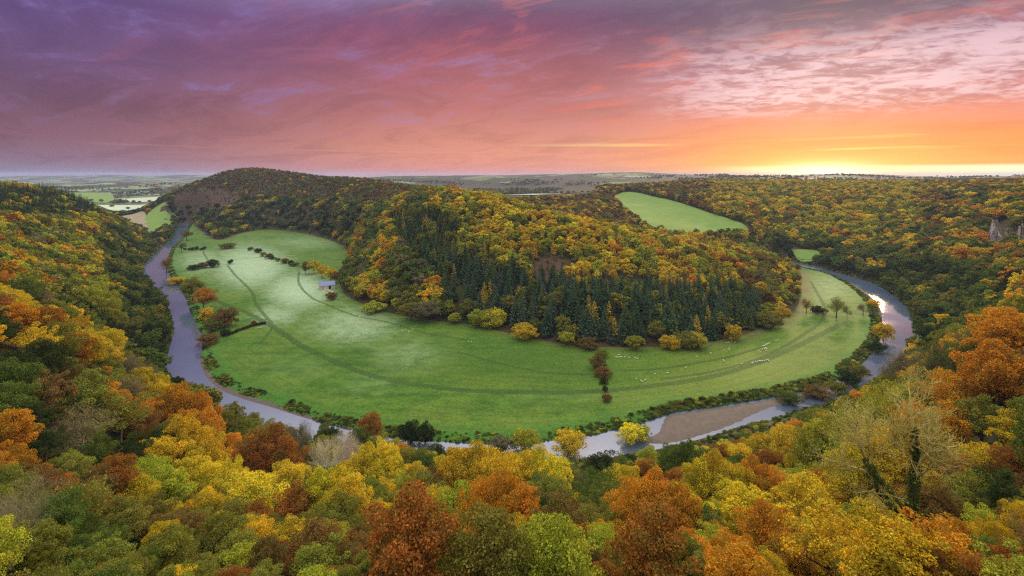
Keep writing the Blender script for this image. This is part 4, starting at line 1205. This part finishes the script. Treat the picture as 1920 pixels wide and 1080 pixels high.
# trees edging the fields across the western reach
for i, (px, d) in enumerate([(232, 1500), (246, 1480), (262, 1430), (276, 1400), (290, 1390), (302, 1360), (240, 1700), (210, 1780), (318, 1290), (326, 1220), (250, 2080), (230, 2050), (212, 2060), (262, 2090), (280, 2120), (150, 2050), (170, 2080), (190, 2100)]):
    x = (px - CX) / F * d
    H = 11 + (i * 7) % 6
    plant(FT, MID[i % 8], x, d, H, H * 1.15, ('dark', 'green', 'brown')[i % 3], f'{("dark", "green", "brown")[i % 3]} hedgerow tree between the fields of the far western valley', f'{("dark", "green", "brown")[i % 3]} hedgerow trees of the far western valley')

# small red leaved trees and thickets whose tops close the foot of the view
for px, py, w, pal, t in [(385, 1045, 70, 'red', 'small crimson tree at the foot of the viewpoint'), (520, 1066, 84, 'red', 'wide crimson tree below the thin brown trees'), (455, 1070, 60, 'rust', 'rusty small tree between the two crimson trees'), (255, 985, 64, 'rust', 'reddish brown thicket beside the olive half bare tree'), (1660, 1062, 80, 'rust', 'rusty thicket under the ivy clad tree'), (1850, 1050, 95, 'green', 'green thicket under the dark ivy bush'), (60, 1040, 95, 'olive', 'olive thicket under the grey leafless tree'), (190, 1050, 95, 'olive', 'wide olive thicket below the half bare olive tree')]:
    X, D, g0, W, zc = march(px, py, w, .5, 1.0, 40, 170)
    plant(FT, LOOSE[TR.integers(5)], X, D, W * 1.05, W, pal, t, z=g0)


# clipped hedge and log
def hedge():
    r = np.random.default_rng(5)
    C = smooth_curve([floor_pt(*p, 2) for p in ((428, 629), (445, 622), (465, 615), (482, 610), (497, 608))], 6)
    lobes = []
    for p in C:
        for _ in range(3): lobes.append([p[0] + r.normal() * .5, p[1] + r.normal() * .5, gz(*p) + r.uniform(.6, 1.3), r.uniform(.9, 1.3)])
    V, Q = leaf_cloud(r, lobes, 6000, .4, .6)
    o = link('hedge', mesh_np('hedge', V, Q, [LEAF]), label='dark trimmed hedge running from the western bank into the meadow', category='hedge')
    set_tint(o, (.040, .040, .016), r)


hedge()
WOODM = material('weathered_wood', lambda g: g.mix(g.noise(g.coord(), 2, 4, .7), (.25, .22, .15), (.50, .45, .32)), .9, .1)
mb = MB(); a, b = floor_pt(479, 617, 2), floor_pt(495, 614, 2)
mb.tube([(*a, 2.35), ((a[0] + b[0]) / 2, (a[1] + b[1]) / 2, 2.5), (*b, 2.3)], [.28, .36, .22], 7)
mb.tube([((a[0] + b[0]) / 2, (a[1] + b[1]) / 2, 2.5), (b[0] - 1, b[1] + 1.5, 3.4)], [.18, .06], 5)
link('fallen_log', mb.mesh('fallen_log', WOODM), label='pale fallen log in the grass beside the hedge', category='log')
mb = MB(); a = floor_pt(1702, 674, 0)
mb.tube([(a[0] + 6, a[1], 1.6), (a[0], a[1] - .5, .7), (a[0] - 5, a[1] - 1.5, .45), (a[0] - 8, a[1] - 1, .1)], [.45, .4, .3, .12], 7)
for k in range(6): mb.tube([(a[0] - 1.2 * k, a[1] - .3 * k, .6), (a[0] - 1.2 * k - 1.5, a[1] - .3 * k - 1, 1.4 + (k % 3) * .5)], [.14, .03], 4)
link('fallen_tree', mb.mesh('fallen_tree', BARK), label='dark fallen tree lying out into the eastern water', category='tree')

# ------------------------------------------------------------------ barn, walls, houses
STONE = material('barn_stone', lambda g: g.mix(g.noise(g.coord(), 1.4, 5, .7), (.34, .27, .22), (.58, .48, .42)), .9, .15)
SLATE = material('slate', lambda g: g.mix(g.noise(g.coord().vmul((1, 1, 3)), 1.2, 4, .6), (.10, .14, .24), (.17, .23, .38)), .6, .4)
DARKM = material('dark_opening', (.012, .011, .010), .9, .1)
WHITEW = material('rendered_wall', lambda g: g.mix(g.noise(g.coord(), .8, 3), (.55, .52, .48), (.75, .72, .68)), .9, .15)


def gable_house(name, x, y, rz, L, Wd, hw, hr, wall, roof, label, cat, openings, group=None, chimney=False):
    z = gz(x, y); e = link(name, None, label=label, category=cat)
    if group: e['group'] = group
    e.location = (x, y, z - .3); e.rotation_euler = (0, 0, rz); e.empty_display_size = .1
    mb = MB(); l, w = L / 2, Wd / 2
    V = [(-l, -w, 0), (-l, w, 0), (-l, w, hw), (-l, 0, hr), (-l, -w, hw), (l, -w, 0), (l, w, 0), (l, w, hw), (l, 0, hr), (l, -w, hw)]
    mb.add(V, [(0, 4, 3, 2, 1), (5, 6, 7, 8, 9), (0, 5, 9, 4), (1, 2, 7, 6)])
    link('wall', mb.mesh('wall', wall), e)
    sl = (hr - hw) / w
    mb = MB(); o = .35; t = .16
    for s in (-1, 1):
        zz = hw - o * sl
        A = [(-l - o, s * (w + o), zz + .05), (l + o, s * (w + o), zz + .05), (l + o, 0, hr + .05), (-l - o, 0, hr + .05)]
        mb.add(A + [(p[0], p[1], p[2] + t) for p in A], [(0, 1, 2, 3), (4, 7, 6, 5), (0, 4, 5, 1), (3, 2, 6, 7), (0, 3, 7, 4), (1, 5, 6, 2)])
    rf = link('roof', mb.mesh('roof', roof), e)
    if chimney:
        mb = MB(); mb.box((l * .7, 0, hr + .5), (.9, .9, 1.6)); link('chimney', mb.mesh('chimney', wall), rf)
    for nm, face, u, v, ow, oh in openings:
        mb = MB()
        if face == 'front': mb.box((u, -w - .02, v + oh / 2), (ow, .12, oh))
        else: mb.box((-l - .02, u, v + oh / 2), (.12, ow, oh))
        link(nm, mb.mesh(nm, DARKM), e)
    return e


bx, by = floor_pt(613, 541, 2)
gable_house('barn', bx, by, math.radians(24), 15, 7.5, 4.3, 7.8, STONE, SLATE, 'small pale stone barn with a blue grey slate roof', 'barn', [('door', 'front', 2.6, .2, 2.2, 3.4), ('window', 'gable', 0, 4.2, .8, 1.0), ('window', 'front', -4, 1.6, .8, .9)])
mb = MB(); wp = smooth_curve([floor_pt(*p, 2) for p in ((607, 543), (615, 546), (626, 550))], 5)
for k in range(len(wp) - 1):
    p, q = wp[k], wp[k + 1]; d = q - p
    mb.box(((p[0] + q[0]) / 2, (p[1] + q[1]) / 2, gz(*p) + .55 + .06 * (k % 3)), (np.hypot(*d) * .99, .6, 1.3), math.atan2(d[1], d[0]))
link('stone_wall', mb.mesh('stone_wall', STONE), label='low broken dry stone wall in front of the barn', category='wall')
HOUSES = [(300, 1640, 0, 'grey roofed farmhouse at the edge of the white frosted field'), (292, 1660, 1, 'white outbuilding beside the far farmhouse'), (262, 2900, 2, 'white cottage among the far village trees'), (232, 2850, 0, 'pale village house above the dull green field'), (205, 2800, 1, 'small village house on the far rise'),
          (1207, 3700, 0, 'white house high on the far hillside'), (1228, 3750, 1, 'hillside house beside the far ridge trees'), (1190, 3600, 2, 'small pale house below the hilltop'), (1252, 3700, 0, 'low house at the end of the hillside row'), (1378, 2050, 1, 'white cottage behind the brown wood'), (1392, 2080, 0, 'grey cottage beside the white one behind the wood'), (1745, 2100, 2, 'farm buildings on the plateau under the sunrise'), (1640, 2150, 0, 'long farm shed in the straw coloured field')]
for i, (px, d, k, t) in enumerate(HOUSES):
    x = (px - CX) / F * d
    gable_house('house', x, d, (.2, -.5, .9)[k], 14 + 3 * k, 8, 5, 8.5, WHITEW, SLATE, t, 'house', [('window', 'front', -3, 1.4, 1.2, 1.4), ('window', 'front', 3, 1.4, 1.2, 1.4), ('door', 'front', 0, .2, 1.1, 2.1)], 'far houses', True)

# ------------------------------------------------------------------ sheep
WOOL = material('wool', lambda g: g.mix(g.noise(g.coord(), 6, 3), (.48, .45, .40), (.70, .66, .60)), .95, .05)


def sheep_mesh(grazing):
    mb = MB()
    prof = [(-.62, .05, .62), (-.58, .20, .64), (-.42, .30, .66), (-.1, .34, .66), (.25, .32, .67), (.48, .24, .70), (.60, .15, .74)]
    head = [(.70, .12, .60), (.80, .11, .42), (.90, .09, .26), (.95, .05, .18)] if grazing else [(.70, .13, .88), (.78, .12, 1.0), (.92, .10, .98), (1.02, .06, .93)]
    P = prof + head
    mb.tube([(a, 0, z) for a, r_, z in P], [r_ for a, r_, z in P], 8)
    for sx in (-.40, .38):
        for sy in (-.17, .17): mb.tube([(sx, sy, .5), (sx, sy, .25), (sx, sy, -.02)], [.08, .055, .05], 5)
    h = head[1]
    for s in (-1, 1): mb.tube([(h[0] - .03, s * .09, h[2] + .05), (h[0] - .06, s * .24, h[2] + .04)], [.05, .02], 4)
    return mb.mesh('sheep', WOOL, smooth=True)


SHEEP = [sheep_mesh(True), sheep_mesh(False)]
S1 = [(82, 385), (128, 400), (142, 403), (186, 413), (215, 392), (635, 483), (657, 486), (1742, 600), (1755, 603), (1762, 585), (1770, 600), (1780, 601), (1805, 600), (1840, 604), (1882, 605), (1902, 611), (1891, 763)]
S2 = [(5, 775), (15, 783), (40, 772), (112, 727), (207, 719), (343, 679), (428, 597), (530, 571), (626, 620), (628, 632), (630, 547), (668, 532), (669, 545), (652, 493), (668, 490), (684, 482), (711, 488), (765, 653), (840, 645), (848, 640), (868, 635), (885, 632), (895, 630), (905, 628), (918, 628), (930, 625), (945, 622), (958, 618), (965, 626), (893, 553), (902, 563), (918, 540), (935, 538), (946, 550), (950, 537), (940, 530), (918, 517), (925, 515), (932, 512), (938, 510), (945, 507), (952, 503), (960, 499), (970, 495), (1020, 480), (1033, 472)]
S3 = [(1560, 175), (1605, 190), (1750, 230), (1697, 283), (1735, 297), (1635, 160), (1718, 215)]
for px, py in [(720 + a / 4, 520 + b / 4) for a, b in S1] + [(1200 + a / 4, 520 + b / 4) for a, b in S2] + [(240 + a / 4, 520 + b / 4) for a, b in S3]:
    x, y = floor_pt(px, py + .8, 2.0); k = int(TR.integers(2))
    o = link('sheep', SHEEP[k], category='sheep')
    o.location = (x, y, gz(x, y) + .06); o.rotation_euler = (0, 0, TR.uniform(0, 6.28)); s = TR.uniform(.70, .86); o.scale = (s, s, s)
    wh = 'near the barn' if px < 700 else 'below the conifers west of the cross meadow hedge' if px < 1120 else 'on the wide pasture east of the cross meadow hedge'
    o['label'] = f'white sheep {"grazing" if k == 0 else "standing head up"} {wh}'; o['group'] = f'sheep {"grazing" if k == 0 else "standing"} {wh}'

# ------------------------------------------------------------------ limestone cliffs on the eastern side
ROCK = material('limestone', lambda g: g.mix(g.ss(g.noise(g.coord().vmul((1, 1, .35)), .55, 6, .7), .35, .68), (.12, .105, .09), (.50, .45, .41)), .9, .15,
                bump=(lambda g: g.noise(g.coord().vmul((1, 1, .4)), .8, 5, .7), .8, .6))
for i, (px, w, y0, y1, D) in enumerate(CLIFFS):
    r = np.random.default_rng(300 + i)
    Dq = np.arange(330, 760, 2.0); gq = ground(np.stack([(px - CX) / F * Dq, Dq], 1), True); D = float(Dq[np.argmax(gq > CAMZ - (y1 - HY) * Dq / F)])
    x = (px - CX) / F * D; W = w * D / F; zt = CAMZ - (y0 - HY) * D / F; zb = CAMZ - (y1 + 14 - HY) * D / F
    nu, nv = 22, 30
    fx = np.array([x, D]); fx = -fx / np.hypot(*fx); tx = np.array([-fx[1], fx[0]])
    V = []
    ph = r.uniform(0, 6.28, 8)
    for v in range(nv):
        for u in range(nu):
            a = (u / (nu - 1) - .5) * 2; b = v / (nv - 1)
            prof = math.sqrt(max(0, 1 - min(1, abs(a)) ** 2.2))
            edge = (.62 + .38 * math.sin(b * 2.6 + .4)) * (1 + .1 * math.sin(9 * b + ph[0]))
            dep = prof * 4 + 1.1 * math.sin(a * 6 + ph[1] + math.sin(b * 5)) + .8 * math.sin(a * 13 + ph[2]) + .7 * math.sin(b * 11 + ph[3] + a * 2) + .5 * math.floor(b * 5 + .3 * math.sin(a * 4)) * -1 + r.normal() * .25
            top = zt - abs(a) ** 2 * (zt - zb) * .25 + 1.2 * math.sin(a * 7 + ph[4])
            p = np.array([x, D]) + tx * a * W / 2 * edge + fx * (dep - 3)
            V.append((p[0], p[1], zb + (top - zb) * b))
    # back of the outcrop, sunk in the hillside
    nb = len(V)
    for v in range(nv):
        for u in range(nu):
            q = V[v * nu + u]; V.append((q[0] - fx[0] * 9, q[1] - fx[1] * 9, q[2] - 1.5))
    Fc = []
    for v in range(nv - 1):
        for u in range(nu - 1):
            k = v * nu + u; Fc += [(k, k + 1, k + 1 + nu, k + nu), (nb + k, nb + k + nu, nb + k + nu + 1, nb + k + 1)]
    for u in range(nu - 1):
        k = (nv - 1) * nu + u; Fc.append((k, k + 1, nb + k + 1, nb + k)); Fc.append((u + 1, u, nb + u, nb + u + 1))
    for v in range(nv - 1):
        k = v * nu; Fc.append((k, k + nu, nb + k + nu, nb + k)); k += nu - 1; Fc.append((k + nu, k, nb + k, nb + k + nu))
    link('cliff', mesh_np('cliff', V, Fc, [ROCK]), category='cliff', label=('tall pale limestone cliff standing out of the eastern wood', 'small pale rock face among orange trees', 'limestone cliff beside the tall pale one, partly out of view', 'small rock ledge beside the tall limestone cliff')[i])


# ------------------------------------------------------------------ the ivy clad tree under the viewpoint
def ivy_tree():
    r = np.random.default_rng(9); D = 62.0
    P = lambda px, py, dd=0: Vector(((px - CX) / F * (D + dd), D + dd, CAMZ - (py - HY) * (D + dd) / F))
    bx, by = P(1706, 985)[0], D; bz = gz(bx, by)
    e = link('ivy_clad_tree', None, label='leafless tree with ivy clad trunk and long mossy limbs on the near slope', category='tree')
    e.location = (bx, by, bz); e.empty_display_size = .1
    O = Vector((bx, by, bz))
    stems = [([O + Vector((0, 0, -.6)), O + Vector((.1, 0, 5)), P(1705, 985), P(1712, 930), P(1718, 880, -1), P(1716, 840, -1), P(1712, 800, -1)], [.75, .6, .52, .45, .38, .28, .16]),
             ([P(1704, 980), P(1672, 950, 1), P(1645, 920, 1), P(1628, 885, 1), P(1622, 860, 1.5)], [.42, .36, .30, .22, .12]),
             ([P(1700, 960), P(1668, 920, -1.5), P(1640, 890, -2), P(1632, 870, -2)], [.3, .24, .17, .1])]
    mb = MB()
    for pts, rad in stems: mb.tube([p - O for p in pts], rad, 8)
    link('trunk', mb.mesh('trunk', IVYBARK, smooth=True), e)
    mb = MB(); tips = []
    for p0, d, L, rd in [(P(1718, 880, -1), P(1760, 810, -3) - P(1718, 880, -1), 3.6, .2), (P(1716, 850, -1), P(1690, 790, -3) - P(1716, 850, -1), 3.4, .17), (P(1712, 800, -1), P(1720, 740, -1) - P(1712, 800, -1), 3.2, .14), (P(1716, 840, -1), P(1740, 770, 2) - P(1716, 840, -1), 3.2, .16), (P(1718, 870, -1), P(1660, 830, -3) - P(1718, 870, -1), 3.0, .15),
                         (P(1712, 905), P(1790, 880, -3) - P(1712, 905), 3.2, .12), (P(1622, 860, 1.5), P(1580, 800, 0) - P(1622, 860, 1.5), 3.6, .13), (P(1628, 885, 1), P(1570, 870, -1) - P(1628, 885, 1), 3.4, .12), (P(1645, 920, 1), P(1600, 930, -3) - P(1645, 920, 1), 2.8, .1), (P(1632, 870, -2), P(1640, 810, -4) - P(1632, 870, -2), 3.4, .11), (P(1622, 860, 1.5), P(1612, 790, 3) - P(1622, 860, 1.5), 3.2, .12)]:
        branch_system(r, mb, p0 - O, d.normalized(), L * 1.1, rd * 1.45, 3, tips, .66, 4, .06)
    b = link('branches', mb.mesh('branches', TWIG), e); set_tint(b, (.30, .27, .075), r)
    lobes = []
    for pts, rad in stems:
        for p, q, rr in zip(pts[1:], pts[2:], rad[1:]):
            for k in range(7): c = p.lerp(q, k / 7) - O; lobes.append([*c, rr + .18])
    V, Q = leaf_cloud(r, lobes, 5200, .26, .8, .15)
    c = link('ivy', mesh_np('ivy', V, Q, [LEAF]), e); set_tint(c, (.070, .100, .022), r)
    T = np.array(tips); k = r.choice(len(T), 1800); C = T[k] + r.normal(size=(1800, 3)) * .25
    a = unit(r, 1800); bb = np.cross(a, unit(r, 1800)); bb /= np.linalg.norm(bb, axis=1)[:, None]
    V, Q = quads(C, a * .11, bb * .08)
    c = link('crown', mesh_np('crown', V, Q, [LEAF]), e); set_tint(c, 'ygreen', r)


ivy_tree()
for px, d, H, W, pal, t in ((1690, 54, 16, 9, 'gold', 'golden tree hiding the foot of the ivy clad tree'), (1752, 55, 17, 9, 'orange', 'orange tree close against the ivy clad trunk'), (1640, 57, 14, 8, 'gold', 'low golden tree under the leaning ivy limb')):
    x = (px - CX) / F * d; g0 = gz(x, d)
    plant(FT, LOOSE[TR.integers(5)], x, d, min(H, CAMZ - (962 - HY) * d / F - g0), W, pal, t, z=g0)

# ------------------------------------------------------------------ morning air
def haze():
    m = bpy.data.materials.new('haze_air'); m.use_nodes = True; t = m.node_tree; t.nodes.clear()
    v = t.nodes.new('ShaderNodeVolumePrincipled'); o = t.nodes.new('ShaderNodeOutputMaterial')
    v.inputs['Color'].default_value = (.36, .46, .76, 1); v.inputs['Density'].default_value = 5.2e-5; v.inputs['Anisotropy'].default_value = .2
    t.links.new(v.outputs[0], o.inputs['Volume'])
    mb = MB(); mb.box((0, 0, 84), (34000, 34000, 190))
    link('haze', mb.mesh('haze', m), kind='stuff', label='thin morning haze filling the valley')


haze()
